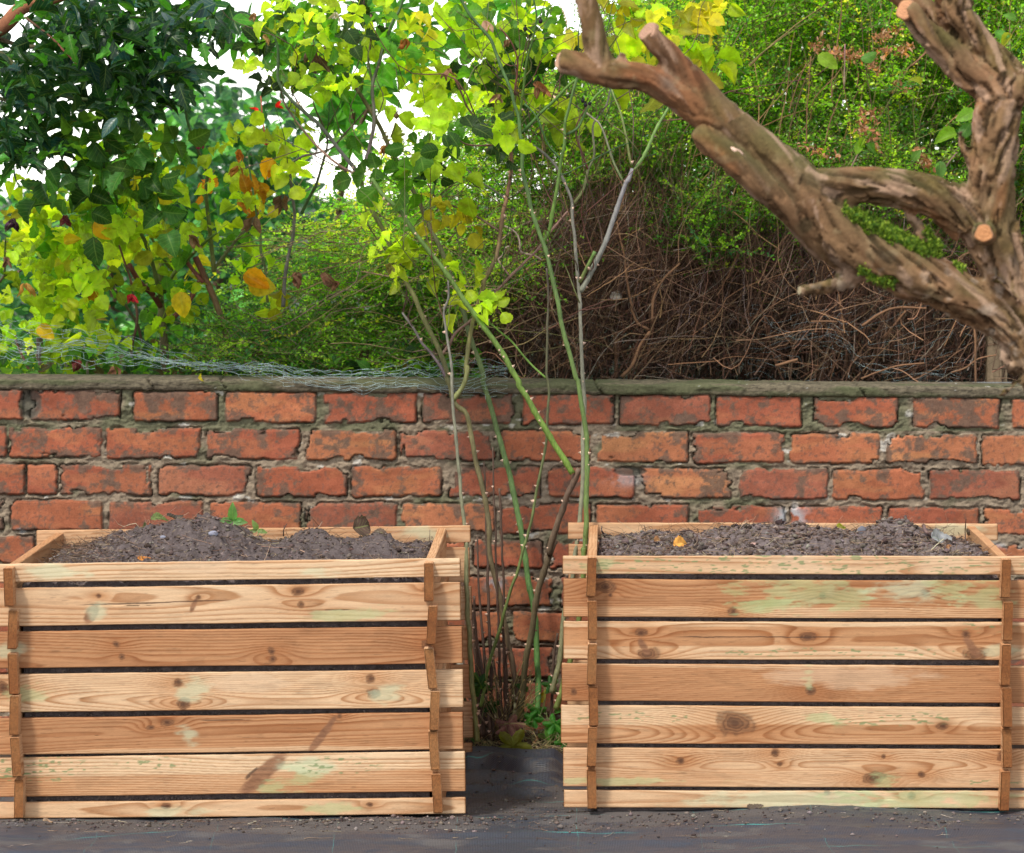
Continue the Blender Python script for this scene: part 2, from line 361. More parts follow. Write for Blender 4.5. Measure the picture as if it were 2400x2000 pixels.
dirt = ss(.56, .74, dn + .13 * near + .03 * (X < -.05)) * .75
dirt = np.maximum(dirt, ss(.62, .7, fbm(X * 60, Y * 90, 0, 6, 3)) * near * .8)
fc = mix((.031, .038, .052), (.085, .068, .055), dirt * .85)
fc *= (.8 + .4 * fbm(X * 5, Y * 9, 0, 9))[..., None]
fo = mesh('weed_membrane', np.stack([X, Yw, Z], -1), grid_faces(len(xs), len(ys)), M_FABRIC, col=fc)
tag(fo, 'wrinkled black woven ground fabric with thin turquoise threads under the crates', 'ground fabric')
# leaf litter soil at the foot of the wall
xs = np.linspace(-1.8, 1.8, 420); ys = np.linspace(9.66, 10.12, 60); X, Y = np.meshgrid(xs, ys, indexing='ij')
Z = -.022 + .055 * ss(9.76, 9.93, Y) + .034 * (fbm(X * 30, Y * 30, 0, 40, 4) - .4)
lo = mesh('litter', np.stack([X, Y, Z], -1), grid_faces(len(xs), len(ys)), M_SOIL, col=mix((.035, .026, .02), (.10, .07, .05), fbm(X * 60, Y * 60, 0, 41)))
tag(lo, 'dark crumbly soil strip at the foot of the brick wall', 'soil', kind='stuff')
# ---------------------------------------------------------------- brick wall
WY = 10.10; WS = FPX / WY
def wx(px): return (px - 1200) / WS
def wz(py): return CAM_Z - (py - 466) / WS
rows = []      # (ytopL, ytopR, height, [bricks px])
def cr(lst, o=0): return [(a / 1.75 + o, b / 1.75 + o) for a, b in lst]
def ext(l, pitch=228, lo=-900, hi=3300):
    l = sorted(l)
    while l[0][0] > lo: l.insert(0, (l[0][0] - pitch, l[0][0] - 12 - random.random() * 6))
    while l[-1][1] < hi: l.append((l[-1][1] + 12 + random.random() * 6, l[-1][1] + pitch))
    return l
rows.append((913, 934, 71, ext(cr([(-40, 95), (118, 495), (545, 895), (922, 1300), (1328, 1712), (1732, 2110), (2142, 2522), (2542, 2915), (2938, 3290), (3338, 3688), (3745, 4105), (4150, 4520)]))))
rows.append((1001, 1020, 71, ext(cr([(-360, 26), (32, 418), (432, 825), (845, 1230), (1248, 1628), (1640, 2030), (2050, 2425), (2448, 2828), (2838, 3222), (3240, 3615), (3635, 4012), (4030, 4400)]))))
rows.append((1089, 1103, 71, ext(cr([(-280, 102), (106, 232), (240, 620), (645, 1028), (1050, 1425), (1438, 1815), (1842, 2220), (2235, 2608), (2625, 3005), (3030, 3400), (3415, 3798), (3815, 4190)]))))
rows.append((1173, 1192, 71, ext(cr([(-350, 10), (38, 418), (440, 830), (855, 1235), (1248, 1630), (1645, 2030), (2045, 2425), (2445, 2825), (2848, 3220), (3245, 3625), (3648, 4022), (4038, 4410)]))))
rows.append((1257, 1278, 66, ext(cr([(-240, 138), (175, 540), (560, 930), (950, 1330), (1350, 1720), (1740, 1920), (1945, 2225), (2250, 2400), (2440, 2800), (2820, 3200), (3220, 3600), (3625, 3980), (4010, 4400)]))))
for i in range(5):
    y = 1346 + i * 84.5; o = (i % 2) * 112 + random.uniform(-20, 20)
    rows.append((y, y + 14, 70, ext([(1085 + o, 1300 + o)], 226)))
x0, x1 = -1.8, 1.8; nx = 1330; z1 = wz(905) ; z0 = -.06; nz = 372
xs = np.linspace(x0, x1, nx); zs = np.linspace(z0, z1, nz); X, Z = np.meshgrid(xs, zs, indexing='ij')
# warp the sampling so every edge is irregular
Xw = X + .0048 * (fbm(X * 40, Z * 40, 0, 51, 4, .6) - .5) * 2; Zw = Z + .0044 * (fbm(X * 40, Z * 40, 0, 52, 4, .6) - .5) * 2
Zw = Zw + .002 * (fbm(X * 9, Z * 2, 0, 53, 2) - .5) * 2
sdf = np.full(X.shape, .02); bid = np.zeros(X.shape, int) - 1
dtop = np.zeros(X.shape); k = 0; rid = np.zeros(X.shape, int)
for ri, (yl, yr, hh, bl) in enumerate(rows):
    for (a, b) in bl:
        a += 1.5; b -= 1.5; xm = wx((a + b) / 2); hw = (b - a) / 2 / WS
        ym = yl + (yr - yl) * ((a + b) / 2) / 2400; zt = wz(ym); hz = hh / 2 / WS; zm = zt - hz
        i0 = np.searchsorted(xs, xm - hw - .03); i1 = np.searchsorted(xs, xm + hw + .03)
        j0 = np.searchsorted(zs, zm - hz - .03); j1 = np.searchsorted(zs, zm + hz + .03)
        if i1 <= i0 or j1 <= j0: continue
        xx = Xw[i0:i1, j0:j1] - xm; zz = Zw[i0:i1, j0:j1] - zm
        sl = random.uniform(-.012, .012); zz = zz + sl * xx
        r = .003 + random.random() * .006
        dx = np.abs(xx) - hw + r; dz = np.abs(zz) - hz + r
        d = np.hypot(np.maximum(dx, 0), np.maximum(dz, 0)) + np.minimum(np.maximum(dx, dz), 0) - r
        # chipped corners / eroded patches
        ch = fbm((xx + k * 3.1) * 22, zz * 22, 0, 60, 3)
        d = d + .016 * ss(.58, .72, ch) * ss(-.022, -.004, d)
        s = sdf[i0:i1, j0:j1]; mk = d < s
        s[mk] = d[mk]; bid[i0:i1, j0:j1][mk] = k; rid[i0:i1, j0:j1][mk] = ri
        k += 1
nb = k
br = RNG.random((nb + 1, 6))
inb = 1 - ss(-.0012, .0012, sdf)
rr = br[bid]
grit = fbm(X * 120, Z * 120, 0, 61, 3)
bh = .006 * inb * ss(.001, -.0045, sdf) + (rr[..., 0] - .5) * .005 * inb + inb * (fbm(X * 45, Z * 45, 0, 62, 3) - .5) * .0025
mo = (1 - inb) * ((fbm(X * 60, Z * 90, 0, 63, 5, .7) - .5) * .015 + .0015)
gro = (1 - inb) * bell(sdf, .0018, .0016) * ss(.34, .5, fbm(X * 18, Z * 18, 0, 64, 3)) * .012
shd = (1 - inb) * ss(.52, .64, fbm(X * 11, Z * 30, 0, 65, 3)) * .003
H = bh + mo - gro - shd
pal = np.array([(.34, .088, .046), (.37, .105, .052), (.31, .080, .044), (.39, .125, .060), (.29, .084, .05)])
bc = pal[(rr[..., 1] * 4.99).astype(int)] * np.array((.88, 1.02, 1.02)) * (.88 + .24 * rr[..., 2])[..., None]
lf = fbm(X * 14, Z * 18, 0, 66, 4); hf = fbm(X * 70, Z * 90, 0, 67, 4, .6)
bc = bc * (.72 + .56 * lf)[..., None]
bc = mix(bc, bc * (1.12, 1.3, 1.2), ss(.5, .7, fbm(X * 8, Z * 30, 0, 68)))
# dark weathered crust, stronger at the edges and in the top course
edge = ss(-.020, -.001, sdf)
top = (rid == 0) * .05 + (rid == 1) * .012
m_ = .03 * ss(-.6, -1.2, X) + fbm(X * 30, Z * 34, 0, 69, 6, .7) + edge * .085 + top + (rr[..., 3] - .5) * .12
crust = ss(.555, .68, m_ + .05 * (hf - .5))
bc = mix(bc, mix((.060, .044, .034), (.17, .115, .08), fbm(X * 110, Z * 110, 0, 169, 4, .7)), crust * .85)
bc = mix(bc, (.10, .07, .055), ss(.66, .74, fbm(X * 160, Z * 160, 0, 70, 2)) * .5)      # pits
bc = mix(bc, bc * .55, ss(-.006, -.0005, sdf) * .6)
mc = mix((.095, .07, .05), (.36, .28, .195), fbm(X * 34, Z * 60, 0, 71, 6, .72) ** 1.1)
mc = mix(mc, (.085, .095, .050), ss(.46, .70, fbm(X * 9, Z * 14, 0, 72, 3) + .22 * (Z > wz(1010)) - .05) * .75)
mc = mix(mc, (.50, .47, .41), ss(.70, .78, fbm(X * 24, Z * 40, 0, 73, 4)) * .7)
mc = mix(mc, (.022, .016, .012), np.clip(bell(sdf, .0014, .0012) * ss(.44, .58, fbm(X * 18, Z * 18, 0, 64, 3)) * .8, 0, 1)); col = mix(mc, bc, inb)  # dark lines beside the bricks: crevice shadow painted into the mortar colour
# blue-white lime patch, and the smudge by the dark crack on the right
for px, py, sx_, sy_, st in ((1855, 1215, 30, 28, .75), (1470, 1125, 34, 14, .35), (1160, 1372, 18, 14, .5), (45, 1244, 10, 6, .7), (2300, 1280, 70, 6, .4)):
    q = bell(X, wx(px), sx_ / WS) * bell(Z, wz(py), sy_ / WS) * ss(.35, .6, fbm(X * 60, Z * 60, 0, 74, 4))
    col = mix(col, (.42, .44, .45), np.clip(q * st * 1.6, 0, st))
for px, py, sx_, sy_ in ((1478, 1105, 42, 12), (72, 945, 26, 40)):   # spalled hollows
    q = bell(X, wx(px), sx_ / WS) * bell(Z, wz(py), sy_ / WS); q = ss(.35, .5, q + .25 * (fbm(X * 40, Z * 40, 0, 75, 3) - .5))
    col = mix(col, (.075, .07, .055), q * .8); H = H - q * .008
col = col * (.85 + .3 * grit)[..., None]
Vw = np.stack([X, WY - H, Z], -1).reshape(-1, 3)
wall = empty('brick_wall', (0, WY, 0), 'weathered red brick garden wall with crumbling mortar behind the crates', 'brick wall')
Fw = grid_faces(nx, nz)
nV = len(Vw); back = np.array([(x0, 10.33, z0), (x1, 10.33, z0), (x1, 10.33, z1), (x0, 10.33, z1)])
Fb = np.array([[nV + 1, nV, nV + 3, nV + 2], [nV, nz * 0, nz - 1, nV + 3], [nz * (nx - 1), nV + 1, nV + 2, nz * nx - 1]])
part(mesh('brickwork', np.vstack([Vw, back]), np.vstack([Fw, Fb]), M_BRICK, col=np.vstack([col.reshape(-1, 3), np.full((4, 3), .2)])), wall)
# coping stone course: a rounded strip profile swept along x
xs = np.linspace(x0, x1, 900)
prof = []
yc = lambda px: 885 + 24 * px / 2400
pr = np.array([(.22, -.001), (.012, -.001), (-.007, -.001), (-.010, .004), (-.0105, .012), (-.010, .020), (-.006, .0255), (.004, .0275), (.05, .028), (.11, .0285), (.17, .028), (.225, .026), (.228, -.001)])
pr = np.array([np.interp(np.linspace(0, len(pr) - 1, 44), np.arange(len(pr)), pr[:, 0]), np.interp(np.linspace(0, len(pr) - 1, 44), np.arange(len(pr)), pr[:, 1])]).T
Xc = np.repeat(xs[:, None], len(pr), 1); U = np.repeat(np.arange(len(pr))[None], len(xs), 0) / len(pr)
zt = CAM_Z - (np.interp(xs * WS + 1200, [-800, 0, 530, 1080, 1700, 2400, 3200], [875, 884, 888, 893, 899, 906, 915]) - 466) / WS - .0275
nn = (fbm(Xc * 50, pr[:, 1][None] * 60 + pr[:, 0][None] * 40, 0, 80, 4, .6) - .5)
Yc = WY + pr[:, 0][None] + nn * .009 + .006 * (fbm(Xc * 4, 1, 0, 83) - .5); Zc = zt[:, None] + pr[:, 1][None] + nn * .0065 + .003 * (fbm(Xc * 12, 2, 0, 84, 3) - .5)
for px in (520, 1395, 2010, 350):
    g = bell(Xc + (Zc - .88) * .5 + .004 * (fbm(Zc * 90, 1, 0, px) - .5) * 2, wx(px), .0016); Yc = Yc + g * .018 * (U < .6); Zc = Zc - g * .009 * (U > .3)
cc = mix((.045, .038, .026), (.20, .165, .11), fbm(Xc * 60, U * 34, 0, 81, 6, .72))
cc = mix(cc, (.045, .038, .028), ss(.54, .66, fbm(Xc * 90, U * 40, 0, 87, 4, .6)) * .7)
cc = mix(cc, (.075, .085, .04), ss(.45, .65, fbm(Xc * 6, U * 5, 0, 82, 4)) * .7)
cc = mix(cc, (.55, .55, .5), ss(.84, .88, fbm(Xc * 60, U * 80, 0, 85, 3)) * .5)
part(mesh('coping', np.stack([Xc, Yc, Zc], -1), grid_faces(len(xs), len(pr)), M_COPING, col=cc), wall)
# ---------------------------------------------------------------- slatted pine crates
def wood_color(x, y, z, h, L, spec, seed):
    """solid wood: growth rings round an axis along x, bent by knots"""
    rs = random.Random(seed)
    yc = .02 + rs.random() * .06; zc = h * rs.uniform(-.3, 1.3); tl = rs.uniform(-.03, .03)
    zz = z - zc - tl * (x - L / 2) + .010 * (fbm(x * 3.0, 1, 0, seed, 2) - .5)
    yy = y + yc + .02 * (fbm(x * 1.6, 2, 0, seed + 1, 2) - .5)
    r = np.hypot(yy, zz) + .0016 * (fbm(x * 5, z * 50, y * 50, seed + 2, 3) - .5)
    kn = np.zeros_like(x); kd = np.zeros_like(x); ring = np.zeros_like(x); halo = np.zeros_like(x)
    for (ku, kv, kr, kind) in spec.get('k', []):
        kx = ku * L; kz = (1 - kv) * h; wob = 1.12 + .75 * (fbm(x * 75, z * 75, 0, seed + 7, 3) - .5)
        el = 1.0 if kind != 'd' else 1.6
        dx = (x - kx); dz = (z - kz) + .15 * dx * (rs.random() - .5)
        d = np.hypot(dx / el, dz) / (kr * 1.12) * wob
        r = r + kr * .9 * np.exp(-(np.hypot(dx / 3.2, dz) / (kr * 1.7)) ** 2) * np.sign(kz - h / 2 + .001)
        kn = np.maximum(kn, 1 - ss(.75, 1.05, d)); kd = np.maximum(kd, bell(d, .98, .14) * (d < 1.4)); ring = np.where(d < 1.05, d, ring)
        halo = np.maximum(halo, np.exp(-(np.hypot(dx / 2.5, dz) / (kr * 2.2)) ** 2))
    ph = r / spec.get('rw', rs.uniform(.0032, .0055)); f = ph - np.floor(ph)
    late = ss(.35, .92, f) * (1 - ss(.92, 1.0, f))
    late *= .55 + .7 * fbm(x * 6, z * 30, 0, seed + 3, 2)
    pale = np.array((.65, .45, .272)); tan = np.array((.49, .254, .118)); org = np.array((.33, .145, .062))
    hw = spec.get('heart', None)           # 0..1 : share of heartwood, boundary over v
    t = np.full(x.shape, spec.get('tone', .35))
    if hw is not None:
        v = 1 - z / h; b0, b1 = hw; wv = .16 * (fbm(x * 2.2, 5, 0, seed + 4, 3) - .5)
        t = t + .60 * ss(b0 - .03, b0 + .03, v + wv) * (1 - ss(b1 - .03, b1 + .03, v + wv))
    t = t + .6 * (fbm(x * 4, z * 22, 0, seed + 5, 4) - .5) + halo * .22
    t = np.clip(t, 0, 1.1)
    c = mix(pale, tan, np.clip(t * 1.4, 0, 1)); c = mix(c, org, np.clip((t - .6) * 1.1, 0, .8))
    c = mix(c, c * (.62, .46, .34), np.clip(late * .95, 0, 1))
    c = c * (.84 + .32 * fbm(x * 14, z * 300, y * 300, seed + 6, 4, .7))[..., None]; c = mix(c, c * .45, ss(.70, .80, fbm(x * 35, z * 420, y * 300, seed + 16, 3, .6)) * .45)
    kc = mix((.06, .024, .013), (.27, .12, .05), ss(.0, .85, ring + .35 * (fbm(x * 120, z * 120, 0, seed, 3) - .5)) * (.62 + .38 * np.cos(ring * 22)))
    c = mix(c, c * (.78, .58, .40), halo * .55); c = mix(c, kc, kn * .9); c = mix(c, (.06, .028, .016), kd * .55 * ss(.3, .6, fbm(x * 50, z * 50, 0, seed + 8, 2)))
    for (cu, cv, lu, lv, ang, kind) in spec.get('s', []):     # streaks & stains in board fractions
        ca, sa = math.cos(R(ang)), math.sin(R(ang)); dx = x - cu * L; dz = z - (1 - cv) * h
        a_ = (dx * ca + dz * sa) / (lu * L); b_ = (-dx * sa + dz * ca) / (lv * h)
        wb = (fbm(x * 22, z * 70, 0, seed + 9, 5, .62) - .5) * 1.7
        if kind == 'bark':
            m = 1 - ss(.62, 1.0, np.hypot(a_, b_) + wb * .42); c = mix(c, mix((.11, .045, .022), (.34, .16, .08), fbm(x * 60 + z * 60, z * 220, 0, seed, 4)), m * .9)
        elif kind == 'crack':
            m = (1 - ss(.5, 1.0, np.abs(b_ + wb * 1.2))) * (1 - ss(.7, 1, np.abs(a_))); c = mix(c, (.07, .035, .02), m * .85)
        elif kind == 'green':
            m = (1 - ss(.4, 1.0, np.hypot(a_, b_) + wb * 1.5)); c = mix(c, mix((.30, .36, .14), (.42, .50, .27), fbm(x * 30, z * 30, 0, 5)), m * .5)
        elif kind == 'mint':
            m = (1 - ss(.3, 1.0, np.hypot(a_, b_) + wb)); c = mix(c, (.50, .55, .36), m * .5)
        elif kind == 'speck':
            m = (1 - ss(.6, 1.0, np.hypot(a_, b_))) * ss(.66, .72, fbm(x * 75, z * 260, 0, seed + 11, 2)); c = mix(c, (.17, .22, .09), m * .8)
        elif kind == 'pale':
            m = (1 - ss(.5, 1.0, np.hypot(a_, b_) + wb * .6)); c = mix(c, (.64, .46, .30), m * .4)
    end = np.maximum(1 - ss(0, .002, x), ss(L - .002, L, x))
    c = mix(c, c * (.50, .36, .22), end)                     # end grain is thirstier and darker
    grime = ss(.62, .72, fbm(x * 20, z * 60, 0, seed + 13, 4)) * .25
    c = mix(c, c * .6, grime)
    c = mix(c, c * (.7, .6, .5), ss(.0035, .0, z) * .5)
    return c
def board(name, L, h, t, seed, spec, dx=.003, dz=.0012, fine_back=False):
    nx = max(6, int(L / dx)); nzf = max(10, int(h / dz)); rad = .0016
    zf = np.linspace(rad, h - rad, nzf)
    ring = [(0 + 0.0004, rad * .4)] + [(0, z) for z in zf] + [(.0004, h - rad * .4), (rad * .5, h - .0002), (rad, h)]
    ring += [(y, h) for y in np.linspace(rad * 2, t - rad, 8)] + [(t, h - rad)]
    ring += [(t, z) for z in np.linspace(h - rad, rad, nzf if fine_back else 16)[1:]] + [(t - rad, 0)] + [(y, 0) for y in np.linspace(t - rad, rad, 8)[1:]]
    ring = np.array(ring); m = len(ring)
    xs = np.concatenate([[0, .0012], np.linspace(.004, L - .004, nx), [L - .0012, L]]); nx = len(xs)
    X = np.repeat(xs[:, None], m, 1); Y = np.repeat(ring[None, :, 0], nx, 0); Z = np.repeat(ring[None, :, 1], nx, 0)
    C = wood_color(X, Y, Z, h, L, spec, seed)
    e = np.minimum(xs, L - xs); sh = (1 - np.clip(e / .0012, 0, 1)) * .0009
    Y2 = Y + np.where(Y < t / 2, 1, -1) * sh[:, None]; Z2 = Z + np.where(Z < h / 2, 1, -1) * sh[:, None]
    edge = .0016 * (fbm(X * 6, 3, 0, seed + 20, 3) - .5); edge2 = .0012 * (fbm(X * 40, 3, 0, seed + 21, 3) - .5)
    Z2 = Z2 + (Z > h * .5) * (edge + edge2) - (Z < h * .5) * edge * .8
    Y2 = Y2 + .004 * (fbm(X * 1.5, 3, 0, seed + 22, 2) - .5) + .0007 * (fbm(X * 12, Z * 160, 0, seed + 23, 3) - .5)
    Z2 = Z2 + .004 * (fbm(X * 1.1, 9, 0, seed + 24, 2) - .5) * (L > .5)
    V = np.stack([X, Y2, Z2], -1).reshape(-1, 3)
    i = np.arange(nx * m).reshape(nx, m); j = np.roll(i, -1, 1)
    F = np.stack([i[:-1], i[1:], j[1:], j[:-1]], -1).reshape(-1, 4)
    # end caps as fine grids so that end grain shows
    bag = Bag(); bag.add(V, F, C.reshape(-1, 3))
    for s, xe in ((0, 0.0), (1, L)):
        yy = np.linspace(.0009, t - .0009, 16); zz = np.linspace(.0009, h - .0009, 60); YY, ZZ = np.meshgrid(yy, zz, indexing='ij')
        c = wood_color(np.full(YY.shape, xe), YY, ZZ, h, L, spec, seed)
        c = c * (.42 + 1.05 * fbm(YY * 420, ZZ * 420, 0, seed + 30, 4, .65))[..., None]
        rough = (fbm(YY * 500, ZZ * 500, 0, seed + 31, 2) - .5) * .0012
        y0_ = Y2[0 if s == 0 else -1, 1] - 0
        z_off = Z2[0 if s == 0 else -1].reshape(-1)
        zo = np.interp(ZZ / h, [0, 1], [z_off.min(), z_off.max() - h])
        bag.add(np.stack([xe + (1 if s else -1) * (.0003 + np.abs(rough)), YY + (y0_), ZZ + zo], -1), grid_faces(16, 60)[:, ::(1 if s else -1)], c.reshape(-1, 3))
    V = np.concatenate(bag.V); C = np.concatenate(bag.C); F = np.concatenate(bag.Q)
    return V, F, C
def k_(*a): return list(a)
SP_L = [
 dict(tone=.12, s=[(.15, .4, .08, .5, 0, 'mint'), (.7, .6, .05, .4, 0, 'mint'), (.45, .3, .1, .4, 0, 'pale')]),
 dict(tone=.25, k=[(.24, .22, .005, 'n'), (.45, .3, .005, 'n'), (.66, .18, .009, 'd'), (.665, .52, .008, 'n'), (.93, .15, .007, 'n')], s=[(.225, .68, .030, .17, 56, 'bark'), (.44, .5, .02, .08, 66, 'bark'), (.36, .42, .18, .02, 1, 'crack'), (.74, .68, .03, .02, 0, 'crack'), (.75, .8, .1, .2, 0, 'green'), (.24, .6, .03, .3, 0, 'mint')]),
 dict(tone=.50, heart=(-.2, 1.3), k=[(.275, .38, .007, 'n'), (.285, .72, .006, 'n'), (.60, .62, .009, 'n'), (.602, .82, .008, 'n'), (.925, .48, .011, 'n'), (.94, .72, .006, 'n')], s=[(.05, .5, .05, .3, 0, 'mint'), ]),
 dict(tone=.10, k=[(.03, .33, .015, 'n'), (.40, .25, .011, 'n'), (.41, .84, .013, 'n'), (.805, .2, .010, 'n'), (.812, .6, .013, 'n')], s=[(.43, .5, .04, .4, 0, 'mint'), (.07, .55, .05, .4, 0, 'green'), (.84, .6, .04, .3, 0, 'mint'), (.55, .3, .1, .3, 0, 'pale')]),
 dict(tone=.42, heart=(-.1, .9), rw=.0028, k=[(.375, .17, .009, 'd'), (.34, .3, .006, 'd'), (.74, .05, .005, 'n')], s=[(.70, .6, .055, .13, 52, 'bark'), (.5, .12, .06, .018, 0, 'crack'), (.42, .55, .03, .3, 0, 'mint'), ]),
 dict(tone=.05, heart=(.46, 1.3), s=[(.575, .5, .085, .24, 42, 'bark'), (.635, .70, .075, .34, 24, 'green'), (.67, .3, .07, .3, 0, 'mint'), (.12, .3, .12, .4, 0, 'speck'), (.02, .3, .12, .4, 0, 'speck'), (.72, .32, .12, .3, 0, 'speck'), (.35, .2, .1, .2, 0, 'speck'), (.55, .48, .02, .05, 40, 'crack')]),
 dict(tone=.28, k=[(.37, .3, .007, 'd'), (.8, .35, .005, 'd')], s=[(.38, .7, .08, .6, 0, 'mint'), (.72, .4, .08, .5, 0, 'green')])]
SP_R = [
 dict(tone=.30, rw=.0026, s=[(.08, .4, .04, .5, 0, 'green'), (.5, .5, .06, .8, 0, 'pale'), (.8, .4, .06, .8, 0, 'pale'), (.5, .5, .6, .8, 0, 'speck')]),
 dict(tone=.42, heart=(-.2, .72), k=[(.09, .2, .013, 'd'), (.10, .42, .004, 'n'), (.36, .83, .011, 'n'), (.55, .4, .008, 'n'), (.765, .32, .009, 'n')], s=[(.52, .4, .17, .42, -4, 'green'), (.72, .3, .09, .4, 0, 'mint'), (.9, .4, .06, .5, 0, 'green'), (.45, .7, .08, .3, 0, 'green'), (.82, .2, .05, .3, 10, 'green')]),
 dict(tone=.18, heart=(.12, .62), k=[(.165, .3, .008, 'd'), (.165, .52, .005, 'n'), (.18, .86, .014, 'd'), (.52, .4, .010, 'd'), (.855, .32, .009, 'n'), (.875, .86, .016, 'd')], s=[(.42, .4, .2, .02, 0, 'crack'), (.17, .65, .025, .12, -60, 'bark'), (.87, .7, .03, .14, -50, 'bark'), (.6, .8, .35, .15, 0, 'speck'), (.9, .15, .12, .15, 0, 'speck'), (.93, .75, .05, .2, 0, 'mint')]),
 dict(tone=.38, heart=(.06, 1.3), k=[(.025, .75, .008, 'n'), (.525, .7, .012, 'n')], s=[(.525, .45, .015, .5, 0, 'green'), (.6, .3, .2, .4, 0, 'pale')]),
 dict(tone=.08, heart=(.48, 1.3), rw=.003, k=[(.37, .45, .024, 'd'), (.81, .5, .008, 'd')], s=[(.15, .3, .2, .2, 0, 'speck'), (.68, .3, .2, .25, 0, 'speck'), (.55, .3, .05, .2, 0, 'green')]),
 dict(tone=.36, rw=.0024, k=[(.25, .33, .008, 'n'), (.45, .10, .009, 'n'), (.46, .4, .006, 'n'), (.68, .2, .005, 'n'), (.66, .75, .013, 'd'), (.76, .66, .008, 'n'), (.93, .2, .012, 'n')], s=[(.68, .8, .03, .3, 0, 'green'), (.1, .85, .2, .1, 0, 'green'), (.9, .85, .1, .1, 0, 'speck')]),
 dict(tone=.20, rw=.005, k=[(.56, .1, .006, 'n'), (.74, .3, .008, 'n')], s=[(.5, .5, .3, .8, 0, 'mint'), (.75, .5, .2, .8, 0, 'green')])]
ZR = [(.5245, .5627), (.4322, .5127), (.3425, .4229), (.2527, .3317), (.1625, .2429), (.0717, .1542), (.0258, .0630)]
ZL = [(.5122, .5508), (.4193, .4998), (.3296, .4075), (.2357, .3167), (.1460, .2244), (.0547, .1393), (.0078, .0423)]
ZS = [(.479, .561), (.388, .470), (.293, .380), (.205, .289), (.118, .202), (.028, .112)]
def crate(label, cx, W, D, yaw, roll, ZF, zoff, specs, seed, jl, jr):
    dr = Vector((math.sin(yaw), math.cos(yaw)))
    root = empty('slatted_crate', (cx + dr.x * D / 2, 8.87 + dr.y * D / 2, 0), label, 'crate', 'slatted pine crates in front of the wall')
    root.rotation_euler = (0, -roll, -yaw)
    OV = .062; t = .018; rs = random.Random(seed)
    for i, (za, zb) in enumerate(ZF):
        L = W + 2 * OV + rs.uniform(-.004, .004)
        V, F, C = board('f', L, zb - za, t, seed * 100 + i, specs[i])
        V[:, 0] -= L / 2 + rs.uniform(-.003, .003); V[:, 1] += -D / 2 - t / 2; V[:, 2] += za
        mesh('front_board', V, F, M_WOOD, root, C)
        L = W + 2 * OV + rs.uniform(-.004, .004)
        sp = dict(tone=rs.uniform(.1, .5), s=[(.9, .4, .08, .5, 0, 'mint')] if i == 0 else [])
        V, F, C = board('b', L, zb - za, t, seed * 100 + 20 + i, sp, dx=.008, dz=.003)
        V[:, 0] -= L / 2; V[:, 1] += D / 2 - t / 2; V[:, 2] += za + .003
        mesh('back_board', V, F, M_WOOD, root, C)
    for side, jj in ((-1, jl), (1, jr)):
        for i, (za, zb) in enumerate(ZS):
            za += zoff; zb += zoff; L = D + .10 + rs.uniform(-.004, .004)
            off_ = rs.uniform(-.007, .006); sp = dict(tone=.5 + rs.uniform(-.1, .3), rw=.0032, k=[(rs.uniform(.2, .8), .5, .01, 'n')])
            V, F, C = board('s', L, zb - za, .0195, seed * 100 + 40 + i + (7 if side > 0 else 0), sp, dx=.006, dz=.0016, fine_back=True)
            # local x runs front to back: x' = y, y' = thickness
            Vn = np.stack([V[:, 1] - .00975, V[:, 0] - D / 2 - .05 + off_, V[:, 2]], -1); Vn[:, 0] += .0
            lean = jj[i][1]; Vn[:, 0] += lean * (Vn[:, 2] / (zb - za) - .5); Vn[:, 0] += side * W / 2 + jj[i][0]; Vn[:, 2] += za
            mesh('side_board', Vn, F[:, ::-1], M_WOOD, root, C)
    return root
JR = [[(-.001, .003), (.002, -.001), (.001, .003), (.003, -.002), (.002, .003), (.001, -.002)], [(-.002, .003), (.003, .002), (-.002, .003), (.001, -.002), (.003, -.002), (-.001, .003)]]
JL = [[(-.008, -.001), (-.003, .005), (-.005, -.002), (-.001, .003), (0.001, -.004), (.004, .003)], [(-.004, .001), (.001, .006), (-.004, -.008), (.004, .004), (.001, -.004), (.006, -.004)]]
CR = crate('right-hand slatted pine crate with a green stained board and pale bands', .607, .876, .87, R(1.5), 0, ZR, 0, SP_R, 3, *JR)
CL = crate('left-hand slatted pine crate with a big diagonal bark scar and seedling on top', -.605, .884, .87, R(.7), R(.8), ZL, -.0135, SP_L, 5, *JL)
